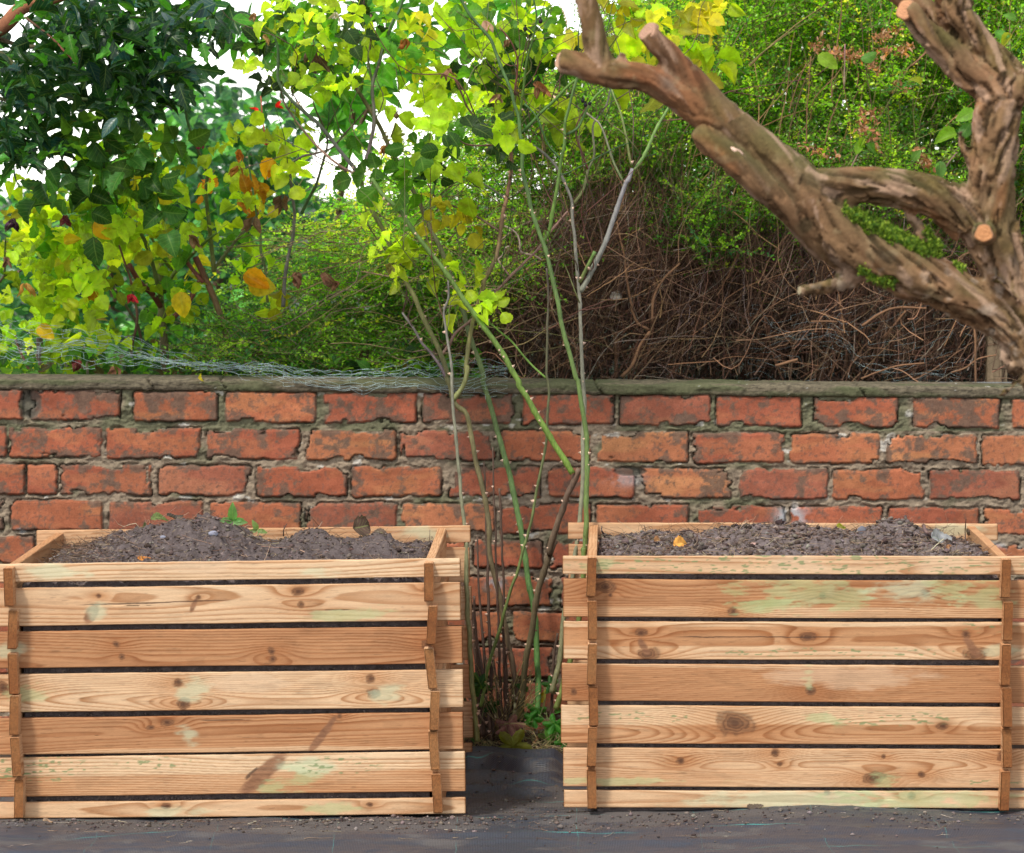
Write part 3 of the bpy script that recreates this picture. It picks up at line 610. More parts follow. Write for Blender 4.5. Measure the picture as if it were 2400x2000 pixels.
# ---------------------------------------------------------------- soil in the crates
def soil(crate_o, W, D, ztop, peaks, seed, label):
    w2 = W / 2 - .012; d2 = D / 2 - .011; n = 230; m = 200
    bag = Bag()
    def colr(X, Y, Z):
        dk = .70 if seed < 230 else 1.0; c = mix(np.array((.060, .045, .042)) * dk, np.array((.205, .165, .158)) * dk, fbm(X * 90, Y * 90, Z * 90, seed, 4, .6)); return mix(c, (.22, .17, .13), ss(.72, .8, fbm(X * 200, Y * 200, Z * 200, seed + 1, 2)) * .7)
    xs = np.linspace(-w2, w2, n); ys = np.linspace(-d2, d2, m); X, Y = np.meshgrid(xs, ys, indexing='ij')
    def top(X, Y):
        Z = ztop + 0 * X
        for (a, b, sa, sb, h) in peaks: Z = Z + h * np.exp(-((X - a) / sa) ** 2 - ((Y - b) / sb) ** 2)
        nn_ = fbm(X * 13, Y * 13, 0, seed + 2, 4, .55) - .5; n2 = fbm(X * 55, Y * 55, 0, seed + 3, 4, .6) - .5
        return Z + .034 * nn_ + .034 * n2
    Z = top(X, Y)
    Z = Z - .012 * (ss(w2 - .02, w2, np.abs(X)) + ss(d2 - .02, d2, np.abs(Y)))
    bag.add(np.stack([X, Y, Z], -1), grid_faces(n, m), colr(X, Y, Z).reshape(-1, 3))
    zs = np.linspace(0, 1, 130)
    for s, ax in ((-1, 0), (1, 0), (-1, 1), (1, 1)):
        u = np.linspace(-w2, w2, 300) if ax == 0 else np.linspace(-d2, d2, 200)
        U, T = np.meshgrid(u, zs, indexing='ij')
        if ax == 0: x = U; y = np.full(U.shape, s * d2)
        else: y = U; x = np.full(U.shape, s * w2)
        zt = top(x, y) - .012; z = .012 + T * (zt - .012)
        dd = (.010 * (fbm(U * 60, z * 60, 0, seed + 5 + s, 4, .6) - .35)) 
        if ax == 0: y = y - s * np.abs(dd) 
        else: x = x - s * np.abs(dd)
        F = grid_faces(len(u), 130); F = F if (s < 0) == (ax == 0) else F[:, ::-1]
        bag.add(np.stack([x, y, z], -1), F, colr(x, y, z).reshape(-1, 3))
    o = bag.build('soil', M_SOIL); o.location = crate_o.location; o.rotation_euler = crate_o.rotation_euler
    tag(o, label, 'soil', kind='stuff')
    def topw(lx, ly):
        return o.matrix_world_ @ Vector((lx, ly, float(top(np.array([lx]), np.array([ly]))[0])))
    Mw = Matrix.Translation(o.location) @ o.rotation_euler.to_matrix().to_4x4()
    return lambda lx, ly, dz=0: Mw @ Vector((lx, ly, float(top(np.array([lx]), np.array([ly]))[0]) + dz))
# peaks: x, y, sx, sy, h in the crate's frame
TL = soil(CL, .884, .87, .510, [(-.12, .05, .20, .22, .080), (-.05, .0, .09, .12, .026), (.17, .15, .08, .14, .042), (.31, .15, .06, .1, .034), (-.31, .1, .10, .2, .016)], 210, 'heaped dark soil filling the left-hand crate')
TR = soil(CR, .876, .87, .532, [(-.02, .10, .16, .2, .042), (.26, .25, .08, .12, .040), (.0, .05, .4, .3, .014), (-.3, .2, .1, .15, .012), (.36, .05, .05, .1, .015)], 240, 'lumpy dark soil with dry roots filling the right-hand crate')
# ---------------------------------------------------------------- crumbs, roots, chips (too many to count)
ICO_V = None
def ico():
    import bmesh
    b = bmesh.new(); bmesh.ops.create_icosphere(b, subdivisions=1, radius=1); V = np.array([v.co[:] for v in b.verts]); F = np.array([[v.index for v in f.verts] for f in b.faces]); b.free(); return V, F
IV, IF = ico()
def bag_crumbs(b, pos, size, col, flat=.7):
    n = len(pos); s = np.asarray(size)[:, None, None] * RNG.uniform(.6, 1.3, (n, 1, 3)) * RNG.uniform(.7, 1.25, (n, len(IV), 1))
    a = RNG.uniform(0, 6.28, n); c, sn = np.cos(a), np.sin(a)
    V = IV[None] * s; V[..., 2] *= flat
    W = np.stack([V[..., 0] * c[:, None] - V[..., 1] * sn[:, None], V[..., 0] * sn[:, None] + V[..., 1] * c[:, None], V[..., 2]], -1) + pos[:, None]
    F = (IF[None] + (np.arange(n) * len(IV))[:, None, None]).reshape(-1, 3)
    b.add(W.reshape(-1, 3), F, np.repeat(col, len(IV), 0))
def rand_twigs(n, pos, L, r, m=6, bend=.3, up=.15, col=None, flat=True):
    a = RNG.uniform(0, 6.28, n); d = np.stack([np.cos(a), np.sin(a), RNG.normal(0, up, n)], -1)
    t = np.linspace(0, 1, m)[None, :, None]; L = L[:, None, None]
    k = RNG.normal(0, bend, (n, 1, 3)); k2 = RNG.normal(0, bend * .5, (n, 1, 3))
    p = pos[:, None] + d[:, None] * L * t + k * L * t ** 2 + k2 * L * np.sin(t * 7)
    return p, r[:, None] * (1 - .6 * t[..., 0])
SOILPAL = [(.085, .062, .052), (.145, .112, .095), (.20, .165, .145), (.055, .04, .035)]
for nm, T_, W_, sd_, lab in (('a', TL, .42, 1, 'loose crumbs and dry roots lying on the soil of the left-hand crate'), ('b', TR, .42, 2, 'loose clods and dry roots lying on the soil of the right-hand crate')):
    b = Bag(); n = 9000 if nm == 'a' else 11000
    lx = RNG.uniform(-W_, W_, n); ly = RNG.uniform(-.41, .41, n); sz = RNG.exponential(.0012 if nm == 'a' else .0019, n) + .0008; sz = np.minimum(sz, .010)
    pos = np.array([T_(x, y, s * .3)[:] for x, y, s in zip(lx, ly, sz)])
    bag_crumbs(b, pos, sz, pick(SOILPAL, [3, 3, 1.5, 2], n))
    n = 2000; lx = RNG.uniform(-W_, W_, n); ly = RNG.uniform(-.4, .4, n)
    if nm == 'a': q = RNG.random(n) < .45; lx = np.where(q, RNG.normal(-.33, .06, n).clip(-.42, .42), lx)
    pos = np.array([T_(x, y, .003)[:] for x, y in zip(lx, ly)])
    p, r = rand_twigs(n, pos, RNG.uniform(.012, .06, n), RNG.uniform(.0004, .0010, n), 6, .25, .18)
    p[..., 2] = np.maximum(p[..., 2], pos[:, None, 2] - .002)
    bag_twigs(b, p, r, 3, pick([(.30, .20, .13), (.16, .10, .07), (.42, .32, .22), (.09, .06, .045)], [2, 3, 1, 3], n))
    tag(b.build('soil_crumbs', M_SOIL), lab, 'soil crumbs', kind='stuff')
# crumbs between the boards: lie on each board's back edge, against the soil
b = Bag()
for cx, ZF, c_o in ((.607, ZR, CR), (-.605, ZL, CL)):
    Mw = Matrix.Translation(c_o.location) @ c_o.rotation_euler.to_matrix().to_4x4(); Mn = np.array(Mw)
    for (za, zb) in ZF[1:]:
        n = 420; x = RNG.uniform(-.42, .42, n); y = RNG.uniform(-.430, -.4225, n); z = zb + RNG.exponential(.0012, n) + .0005; s = RNG.uniform(.0006, .0022, n)
        P4 = np.stack([x, y, z, np.ones(n)], -1) @ Mn.T
        bag_crumbs(b, P4[:, :3], s, pick(SOILPAL, [3, 3, 1.5, 2], n))
tag(b.build('soil_crumbs', M_SOIL), 'fine soil crumbs spilled into the gaps between the front boards', 'soil crumbs', kind='stuff')
# dirt on the membrane
b = Bag(); n = 3600
x = RNG.uniform(-1.35, 1.35, n); y = 8.84 - np.abs(RNG.normal(0, .16, n)); q = RNG.random(n) < .16; x = np.where(q, RNG.normal(0, .07, n).clip(-.15, .13), x); y = np.where(q, RNG.uniform(8.75, 9.8, n), y)
q2 = (x < 0); y = np.where(q2 & ~q, 8.85 - np.abs(RNG.normal(0, .09, n)), y)
dn = fbm(x * 7, y * 12, 0, 5, 3); keep = (dn + RNG.uniform(-.15, .15, n) > .45) & (y > 8.3); x, y = x[keep], y[keep]; n = len(x)
s = np.minimum(RNG.exponential(.0013, n) + .0008, .006)
bag_crumbs(b, np.stack([x, y, fab_h(x, y) + s * .4], -1), s, pick(SOILPAL, [3, 4, 2, 2], n))
n = 130; x = RNG.uniform(-1.3, 1.3, n); y = RNG.uniform(8.5, 8.86, n)
p, r = rand_twigs(n, np.stack([x, y, fab_h(x, y) + .002], -1), RNG.uniform(.01, .05, n), RNG.uniform(.0004, .0009, n), 6, .25, .03)
p[..., 2] = fab_h(p[..., 0], p[..., 1]) + .002
bag_twigs(b, p, r, 3, pick([(.30, .22, .15), (.16, .10, .07), (.5, .42, .32)], [2, 2, 1], n))
tag(b.build('soil_crumbs', M_SOIL), 'scattered soil and straw bits on the black fabric', 'soil crumbs', kind='stuff')
# litter at the foot of the wall between the crates
b = Bag(); n = 900; x = RNG.uniform(-.2, .2, n); y = RNG.uniform(9.82, 10.06, n); z = .02 + RNG.exponential(.006, n)
p, r = rand_twigs(n, np.stack([x, y, z], -1), RNG.uniform(.01, .07, n), RNG.uniform(.0005, .0012, n), 6, .3, .5)
bag_twigs(b, p, r, 3, pick([(.30, .20, .12), (.13, .08, .05), (.45, .32, .2)], [2, 3, 1], n))
TEAR = leaf_template(5, .45, 1, .8, .2, .3)
n = 500; x = RNG.uniform(-.2, .2, n); y = RNG.uniform(9.84, 10.05, n)
bag_leaves(b, TEAR, np.stack([x, y, .02 + RNG.exponential(.02, n)], -1), RNG.normal(0, 1, (n, 3)) * (1, 1, .4), RNG.normal(0, 1, (n, 3)) + (0, -.5, 1), RNG.uniform(.004, .014, n), pick([(.25, .12, .05), (.12, .07, .04), (.38, .24, .12)], [2, 2, 1], n))
tag(b.build('leaf_litter', M_DEAD), 'dead twigs and leaf bits under the rose canes between the crates', 'leaf litter', kind='stuff')
# ---------------------------------------------------------------- climbing rose with its canes
def cp(crop, pts):
    x0, y0, s = {'A': (1260, 0, 3.5), 'B': (1800, 0, 3.5), 'C': (1800, 400, 3.24), 'D': (1000, 400, 3.5), 'E': (600, 0, 3.5), 'F': (1000, 0, 3.5), 'G': (600, 400, 3.5), 'H': (1000, 850, 3.888), 'R': (960, 1200, 2.188), 'L': (0, 0, 1.945)}[crop]
    return [(x0 + p[0] / s, y0 + p[1] / s) + tuple(p[2:]) for p in pts]
GRN = (.12, .21, .035); OLV = (.16, .17, .055); BRN = (.125, .075, .05); GRY = (.165, .15, .13); PNK = (.30, .17, .13); RED = (.15, .055, .04); DGR = (.055, .12, .035); PAL = (.36, .29, .22)
def cane(bag, pts, r0, r1, d0, d1, c0, c1=None, k=8, knobs=True, seed=0):
    """pts: frame pixels from tip to base; distances d0..d1, radii in frame px"""
    pts = np.array([p[:2] for p in pts], float); n = len(pts)
    L = np.concatenate([[0], np.cumsum(np.linalg.norm(np.diff(pts, axis=0), axis=1))]); t = L / L[-1]
    d = d0 + (d1 - d0) * t
    W = PA(pts, d); m = max(8, int(L[-1] / 9)); S = spline(W, m); tt = np.linspace(0, 1, m)
    r = (r0 + (r1 - r0) * tt) / FPX * (d0 + (d1 - d0) * tt)
    if knobs: r = r * (1 + .10 * (vn(tt * L[-1] / 14, 1, 0, seed) - .5) + .22 * (bell((tt * L[-1] / 75 + seed * .37) % 1, .5, .05)))
    S = S + (np.stack([vn(tt * L[-1] / 40, 1, 0, seed + 1), vn(tt * L[-1] / 40, 2, 0, seed + 2), vn(tt * L[-1] / 40, 3, 0, seed + 3)], -1) - .5) * .003
    c = mix(c0, c0 if c1 is None else c1, tt) * (.8 + .4 * vn(tt * L[-1] / 22, 3, 0, seed + 5))[:, None]
    bag_tube(bag, S, r, k, c); return S, r
THV = np.array([(0, 0, 1.), (0, .5, -.6), (0, -.5, -.6), (1.6, 0, -.3)]); THF = np.array([[0, 1, 3], [1, 2, 3], [2, 0, 3]])
def thorns(bag, S, r, n, size=.005, y0=None):
    for _ in range(n):
        i = RNG.integers(1, len(S) - 1); T = S[i + 1] - S[i]; T /= np.linalg.norm(T) + 1e-9
        o = RNG.normal(0, 1, 3) * (1, .5, .2); o -= T * o.dot(T); o /= np.linalg.norm(o) + 1e-9
        sd = np.cross(T, o); M = np.stack([o, sd, T], -1); s = size * RNG.uniform(.6, 1.2)
        bag.add(S[i] + o * r[i] * .85 + (THV * s) @ M.T, THF, (.62, .42, .30))
rose = empty('climbing_rose', P(1210, 1745, 9.9), 'tall climbing rose with bare thorny green and brown canes between the crates', 'rose plant')
ROSE_TIPS = []
def rcane(name, segs, r0, r1, d0, d1, c0, c1=None, th=0, k=8, tips=True):
    pts = []
    for cpn, pp in segs: pts += cp(cpn, pp)
    b = Bag(); S, r = cane(b, pts, r0, r1, d0, d1, c0, c1, k, True, len(ROSE_TIPS) * 7 + 3)
    if th: thorns(b, S, r, th)
    part(b.build(name, M_STEM), rose); ROSE_TIPS.append(S); return S
cc_ = rcane
rcane('cane', [('E', [(830, 1410)]), ('G', [(850, 60), (900, 210), (960, 350), (1050, 490), (1110, 640), (1180, 800), (1240, 930), (1320, 1090), (1400, 1260), (1470, 1400), (1530, 1540), (1580, 1690)]), ('H', [(170, 100), (215, 210), (240, 330), (290, 410), (345, 450), (375, 520), (392, 620), (420, 760), (450, 920), (490, 1080), (530, 1230), (560, 1400), (570, 1550), (578, 1750)]), ('R', [(440, 340), (470, 470), (490, 600), (520, 740), (550, 900), (565, 1080), (565, 1200)])], 5.0, 6.5, 9.95, 9.93, OLV, BRN, 14)
rcane('branch', [('E', [(150, 300), (180, 380), (185, 520), (180, 650), (220, 740), (300, 830), (400, 920), (500, 1010), (600, 1120), (700, 1250), (790, 1360), (835, 1420)])], 3.2, 5.2, 9.85, 9.95, DGR, GRY, 3)
rcane('branch', [('E', [(1215, -30), (1170, 100), (1110, 200), (1060, 350), (1010, 520), (960, 680), (962, 850), (967, 1020), (940, 1180), (910, 1300), (860, 1400), (835, 1425)])], 3.0, 4.8, 9.9, 9.95, DGR, (.22, .15, .15), 4)
rcane('twig', [('E', [(200, 720), (240, 850), (290, 930), (360, 1030), (450, 1140), (580, 1270), (700, 1370), (810, 1425)])], 1.8, 3.0, 10.1, 9.95, BRN, PNK)
rcane('twig', [('E', [(940, 120), (945, 300), (925, 500), (950, 650), (960, 700)])], 2.0, 3.2, 9.92, 9.93, RED, DGR)
rcane('twig', [('E', [(900, 900), (820, 1000), (750, 1080), (690, 1150), (620, 1220), (520, 1250), (400, 1280), (330, 1320), (270, 1345)])], 1.6, 3.0, 10.3, 10.35, BRN, GRY)
rcane('twig', [('E', [(470, 830), (500, 930), (540, 1010), (585, 1130), (580, 1230), (560, 1300), (530, 1400), (480, 1540), (400, 1690), (370, 1750)])], 1.6, 4.2, 10.25, 10.4, BRN, DGR)
rcane('cane', [('G', [(1200, 1165), (1240, 1220), (1300, 1300), (1370, 1420), (1420, 1475), (1480, 1560), (1530, 1640), (1570, 1720)])], 2.6, 4.0, 10.05, 10.0, GRY, (.14, .09, .1), 3)
rcane('cane', [('G', [(1580, 890), (1575, 1050), (1545, 1150), (1560, 1300), (1590, 1500), (1605, 1640), (1610, 1745)]), ('H', [(232, 100), (240, 330), (250, 480), (265, 640), (285, 850), (300, 1020), (320, 1230), (345, 1450), (360, 1700)]), ('R', [(290, 150), (292, 350), (300, 550), (315, 750), (325, 950), (345, 1180)])], 2.4, 6.4, 9.84, 9.66, GRY, OLV, 16)
rcane('cane', [('F', [(755, 1090), (720, 1140), (685, 1180), (690, 1260), (690, 1400), (670, 1530), (650, 1650)]), ('D', [(655, 240), (630, 330), (610, 480), (590, 640), (550, 760), (480, 880), (450, 1000), (410, 1130), (370, 1280), (340, 1450), (322, 1650)]), ('H', [(378, 20), (362, 130), (330, 220), (270, 300), (245, 350)])], 4.6, 5.4, 9.95, 9.86, RED, OLV, 8)
rcane('cane', [('E', [(560, 380), (650, 480), (750, 620), (850, 760), (930, 900), (1000, 1020), (1070, 1150), (1130, 1260), (1200, 1400)]), ('G', [(1250, 100), (1350, 280), (1420, 450), (1490, 590), (1560, 760), (1610, 900), (1660, 1050), (1720, 1230), (1780, 1440), (1870, 1690)]), ('H', [(510, 150), (560, 310), (610, 480), (650, 640), (700, 820), (750, 1000), (790, 1180), (830, 1350), (865, 1560), (880, 1700)]), ('R', [(590, 230), (610, 370), (640, 520), (650, 700), (660, 850), (655, 1050)])], 4.6, 7.6, 10.3, 9.9, (.12, .08, .045), (.075, .18, .04), 26)
rcane('cane', [('G', [(940, 70), (990, 130), (1060, 220), (1180, 340), (1280, 480), (1380, 620), (1500, 760)]), ('D', [(130, 800), (240, 960), (350, 1120), (450, 1260), (560, 1410), (660, 1570), (765, 1740)]), ('H', [(840, 200), (920, 330), (1000, 480), (1080, 600), (1160, 740), (1250, 880), (1335, 1010)])], 5.0, 7.2, 9.8, 9.8, (.10, .17, .04), (.14, .22, .035), 26)
rcane('cane', [('H', [(1390, 968), (1340, 1080), (1280, 1210), (1240, 1350), (1190, 1480), (1140, 1620), (1112, 1750)]), ('R', [(740, 150), (690, 300), (650, 450), (630, 600), (600, 750), (580, 900), (572, 1080)])], 7.2, 8.0, 9.8, 9.92, BRN, (.11, .10, .045), 8)
rcane('cane', [('D', [(985, 800), (995, 950), (1002, 1100), (990, 1300), (990, 1500), (987, 1700)]), ('H', [(1100, 150), (1115, 320), (1105, 480), (1095, 640), (1075, 800), (1040, 980), (1005, 1170), (970, 1380), (930, 1530), (895, 1650)]), ('R', [(585, 170), (550, 310), (490, 500), (460, 620), (400, 800), (378, 920), (360, 1000)])], 2.4, 4.2, 9.86, 9.88, (.08, .06, .045), (.14, .2, .045), 14)
rcane('twig', [('D', [(400, 1150), (470, 1210), (600, 1320), (680, 1390), (760, 1480), (870, 1600), (985, 1705)])], 2.0, 2.6, 9.95, 9.87, GRN, GRN, 3)
rcane('cane', [('F', [(270, -20), (380, 160), (520, 320), (560, 420), (620, 560), (700, 760), (720, 840), (750, 960), (770, 1100), (785, 1200), (790, 1420), (850, 1650)]), ('D', [(780, 0), (830, 180), (880, 380), (940, 550), (960, 600), (1020, 830), (1070, 1060), (1120, 1300), (1170, 1500), (1220, 1700)]), ('H', [(1370, 150), (1400, 300), (1425, 430), (1450, 600), (1458, 750), (1460, 900), (1460, 1100), (1455, 1300), (1450, 1500), (1440, 1745)]), ('R', [(895, 180), (888, 350), (860, 600), (800, 850), (750, 1010)])], 3.6, 6.8, 9.85, 9.66, DGR, (.13, .17, .04), 26)
rcane('cane', [('F', [(780, 1140), (850, 1180), (950, 1250), (1050, 1350), (1110, 1450), (1170, 1590)]), ('D', [(1190, 270), (1200, 450), (1220, 650), (1240, 850), (1250, 1000), (1260, 1150), (1270, 1400), (1285, 1700)]), ('H', [(1432, 180), (1440, 400), (1425, 700), (1420, 1000), (1410, 1250), (1390, 1480), (1365, 1700)]), ('R', [(830, 350), (790, 550), (770, 750), (730, 930)])], 3.2, 6.6, 10.0, 9.66, GRY, (.15, .15, .07), 18)
rcane('branch', [('F', [(1685, 1385), (1650, 1480)]), ('D', [(1640, 80), (1590, 230), (1530, 400), (1480, 560), (1410, 720), (1330, 880), (1262, 995)])], 4.6, 6.4, 9.9, 9.9, (.27, .25, .26), (.17, .17, .12), 4)
rcane('branch', [('F', [(2010, 850), (1900, 1030), (1830, 1180), (1770, 1300), (1700, 1400)])], 3.2, 4.2, 9.9, 9.9, (.16, .26, .07), (.16, .26, .07), 1)
rcane('twig', [('F', [(1515, 730), (1540, 800), (1600, 950), (1640, 1150), (1670, 1310), (1685, 1360)])], 2.0, 3.2, 9.92, 9.9, (.2, .26, .08), OLV, 1)
rcane('twig', [('F', [(1310, 920), (1380, 980), (1430, 1030), (1490, 1200), (1540, 1350), (1612, 1490)])], 2.0, 3.0, 9.92, 9.9, (.26, .22, .18), (.14, .18, .06))
rcane('branch', [('D', [(1378, 662), (1310, 800), (1252, 920)])], 3.9, 4.3, 9.88, 9.9, (.10, .18, .04), OLV, 2)
rcane('branch', [('F', [(1235, 620), (1220, 680), (1180, 820), (1140, 1000), (1130, 1200), (1090, 1400), (1060, 1600)]), ('D', [(1030, 350), (1010, 480), (962, 590)])], 3.0, 4.6, 9.8, 9.86, (.10, .17, .05), GRN, 3)
rcane('branch', [('F', [(1470, 705), (1380, 800), (1320, 900), (1240, 1040), (1142, 1110)])], 2.4, 3.4, 9.85, 9.83, GRN, DGR)
rcane('branch', [('F', [(1260, 630), (1170, 700), (1050, 830), (900, 970), (778, 1095)])], 3.0, 4.2, 9.8, 9.87, GRN, DGR, 2)
rcane('branch', [('D', [(1160, 330), (1030, 480), (940, 600), (830, 730), (680, 880), (510, 1050), (380, 1220), (240, 1330), (190, 1420), (130, 1510)])], 2.6, 3.6, 9.95, 10.02, PNK, (.2, .12, .09), 3)
rcane('twig', [('F', [(1500, 735), (1470, 860), (1390, 980), (1360, 1070), (1370, 1270), (1320, 1400), (1280, 1560), (1200, 1680)])], 1.8, 3.6, 9.96, 9.96, GRY, OLV)
rcane('twig', [('F', [(1330, 850), (1240, 1000), (1230, 1120), (1280, 1280), (1322, 1395)])], 1.5, 2.6, 9.9, 9.96, BRN, RED)
rcane('twig', [('F', [(225, 640), (280, 760), (330, 880), (400, 970), (470, 1040), (560, 1130), (655, 1245)])], 1.9, 3.2, 9.8, 9.9, RED, DGR)
rcane('twig', [('F', [(600, 230), (690, 340), (740, 480), (740, 600), (725, 780)])], 1.7, 2.6, 9.8, 9.85, RED, RED)
rcane('twig', [('F', [(870, -20), (900, 130), (880, 300), (830, 480), (810, 600), (790, 780), (760, 960)])], 1.8, 3.2, 9.75, 9.86, DGR, GRN, 2)
rcane('twig', [('F', [(800, 850), (900, 960), (980, 1150), (1060, 1260), (1100, 1310)])], 2.0, 2.4, 9.8, 9.83, DGR, DGR)
rcane('twig', [('F', [(250, 1130), (300, 1180), (400, 1200), (520, 1190), (600, 1210), (660, 1250)])], 1.7, 2.4, 9.85, 9.9, BRN, RED)
rcane('twig', [('F', [(140, 1240), (100, 1400), (40, 1600)]), ('D', [(20, 330), (0, 380)])], 3.0, 3.4, 9.95, 10.0, (.12, .25, .09), GRN)
rcane('twig', [('F', [(90, 1210), (250, 1320), (400, 1450), (520, 1540), (645, 1625)])], 1.5, 2.2, 10.0, 9.95, GRY, GRY)
rcane('twig', [('D', [(0, 100), (80, 220), (200, 290), (370, 350), (500, 430), (595, 492)])], 1.7, 2.8, 10.0, 9.95, BRN, BRN)
rcane('twig', [('D', [(640, 450), (720, 500), (760, 580), (775, 670), (880, 700), (940, 738)])], 2.2, 2.2, 10.0, 9.98, PAL, (.3, .2, .15))
rcane('twig', [('D', [(680, 620), (640, 640), (630, 690), (585, 730), (630, 800), (690, 880)])], 1.6, 2.0, 10.0, 9.98, PAL, PNK)
for a, b_, c0, r in (((350, 1200), (250, 880), DGR, 5.2), ((330, 1160), (265, 300), BRN, 4.8), ((370, 1150), (300, 420), BRN, 4.6), ((430, 1130), (430, 780), BRN, 4.2), ((420, 1170), (310, 460), (.09, .06, .05), 4.2), ((470, 1100), (420, 700), BRN, 3.6), ((600, 1000), (440, 880), BRN, 2.0), ((400, 1100), (290, 930), PAL, 2.6)):
    rcane('cane', [('R', [b_, ((a[0] + b_[0]) / 2 + random.uniform(-12, 12), (a[1] + b_[1]) / 2), a])], r * .7, r, 9.85 + random.random() * .15, 9.9, c0, BRN, 4)
for (xt, yt, xb) in ((345, 130, 400), (382, -260, 430), (425, -330, 470), (462, -120, 500), (330, 430, 380), (480, 560, 520), (760, 620, 700), (500, 700, 470)):
    rcane('cane', [('R', [(xt, yt), ((xt * 2 + xb) / 3 + random.uniform(-8, 8), (yt * 2 + 1150) / 3), ((xt + 2 * xb) / 3 + random.uniform(-10, 10), (yt + 2300) / 3), (xb, 1150)])], random.uniform(1.6, 3.2), random.uniform(3.5, 5), 9.86 + random.random() * .12, 9.9, np.array(BRN) * .7, np.array(BRN) * .55, 5)
for i in range(76):
    S = ROSE_TIPS[int(RNG.integers(0, 30))]; hi = S[S[:, 2] > 1.0]
    if len(hi) < 4: continue
    p = hi[RNG.integers(0, len(hi))]; L_ = RNG.uniform(.12, .42); a = RNG.normal(1.45, .55); d = np.array([math.cos(a), RNG.normal(0, .3), math.sin(a)])
    t = np.linspace(0, 1, 12)[:, None]; kk = RNG.normal(0, .22, (1, 3)); W = p + d * L_ * t + kk * L_ * t ** 2 + RNG.normal(0, .05, (1, 3)) * L_ * np.sin(t * 9)
    W[:, 1] = np.clip(W[:, 1], 9.7, 10.3); b = Bag(); cc0 = np.array([BRN, DGR, RED, OLV, BRN][int(RNG.integers(0, 5))]) * .75
    bag_tube(b, W, np.linspace(.0017, .0008, 12) * RNG.uniform(.7, 1.1), 5, np.tile(cc0, (12, 1)))
    if RNG.random() < .6:
        q = W[6]; d2 = d + RNG.normal(0, .6, 3); W2 = q + d2 * L_ * .45 * t + RNG.normal(0, .03, (1, 3)) * L_ * t ** 2; W2[:, 1] = np.clip(W2[:, 1], 9.7, 10.3); bag_tube(b, W2, np.linspace(.0011, .0006, 12), 4, np.tile(cc0, (12, 1)))
    part(b.build('twig', M_STEM), rose)
# ---------------------------------------------------------------- leaves of the roses
ROSEL = [leaf_template(11, .80, .55, .86, .13, .22, .035), leaf_template(11, .76, .5, .86, .45, .5, .035), leaf_template(11, .82, .6, .9, -.18, -.25, .035), leaf_template(11, .66, .7, .84, .75, .15, .04)]
YG = (.42, .58, .026); LIME = (.58, .74, .035); MG = (.10, .27, .025); DG = (.030, .072, .018); YEL = (.60, .53, .03); ORG = (.62, .24, .02); DBR = (.20, .085, .04); BLG = (.05, .14, .07)
def compound(bag, stem, n, blobs, leaf, pal, wts, tpl=ROSEL, nl=5, droop=.35, face=.7):
    """rose-type leaves: a rachis with 3-7 leaflets; blobs = (x,y,rx,ry,weight,d0,d1) in frame px"""
    B = np.array(blobs, float); k = RNG.choice(len(B), n, p=B[:, 4] / B[:, 4].sum()); q = B[k]
    a = RNG.uniform(0, 6.28, n); r = np.sqrt(RNG.random(n)); d = RNG.uniform(q[:, 5], q[:, 6])
    base = PA(np.stack([q[:, 0] + q[:, 2] * r * np.cos(a), q[:, 1] + q[:, 3] * r * np.sin(a)], -1), d)
    th = RNG.uniform(0, 6.28, n); ax = np.stack([np.cos(th), RNG.normal(-.1, .5, n), np.sin(th) * .7 - droop * .3], -1); ax /= np.linalg.norm(ax, axis=1)[:, None]
    nr = np.stack([RNG.normal(0, .5, n), -face + RNG.normal(0, .5, n), RNG.normal(.75, .4, n)], -1)
    M = basis(ax, nr); L = leaf * RNG.uniform(.75, 1.2, n)
    col = pick(pal, wts, n, .4); P_, A_, N_, S_, C_ = [], [], [], [], []
    tt = np.linspace(0, 1, 5)[None, :, None]; ra = (L * (nl + .5) / 2 * .62)[:, None, None]
    path = base[:, None] + M[:, None, :, 0] * ra * tt - np.array([0, 0, 1.]) * ra * droop * .5 * tt ** 2
    bag_twigs(stem, path, np.full((n, 5), .0007), 3, np.clip(col * .8 + (.05, .02, .01), 0, 1))
    for j in range(nl):
        if j == nl - 1: t = 1.0; side = 0
        else: t = .35 + .6 * (j // 2) / max(1, (nl - 1) // 2); side = 1 if j % 2 else -1
        p = base + M[:, :, 0] * ra[:, 0] * t - np.array([0, 0, 1.]) * ra[:, 0] * droop * .5 * t ** 2
        axj = M[:, :, 0] * (.45 if side else 1) + M[:, :, 1] * side * 1.0 + RNG.normal(0, .18, (n, 3)); axj[:, 2] -= droop * .6
        keep = RNG.random(n) > .10
        P_.append(p[keep]); A_.append(axj[keep]); N_.append((M[:, :, 2] + RNG.normal(0, .28, (n, 3)))[keep]); S_.append((L * RNG.uniform(.8, 1.1, n) * (1 if side == 0 else .88))[keep])
        C_.append((col * RNG.uniform(.75, 1.25, (n, 1)))[keep])
    bag_leaves(bag, tpl, np.concatenate(P_), np.concatenate(A_), np.concatenate(N_), np.concatenate(S_), np.clip(np.concatenate(C_), 0, .95), RNG.uniform(.8, 1.2, sum(len(x) for x in P_)))
lv = Bag(); sb = lv
compound(lv, sb, 72, [(760, 40, 170, 70, 3, 9.7, 10.3), (690, 150, 90, 90, 1.5, 9.8, 10.2), (860, 130, 110, 100, 1.3, 9.8, 10.3)], .046, [YG, MG, LIME, DG, YEL], [3, 5, 3, 2.6, .25])
compound(lv, sb, 84, [(1130, 60, 170, 80, 3, 9.8, 10.4), (1080, 190, 110, 80, 2, 9.9, 10.4), (1240, 150, 90, 90, 1.6, 9.9, 10.4)], .050, [YG, LIME, MG, YEL, DG], [3, 3.2, 3.4, .5, 1.6])
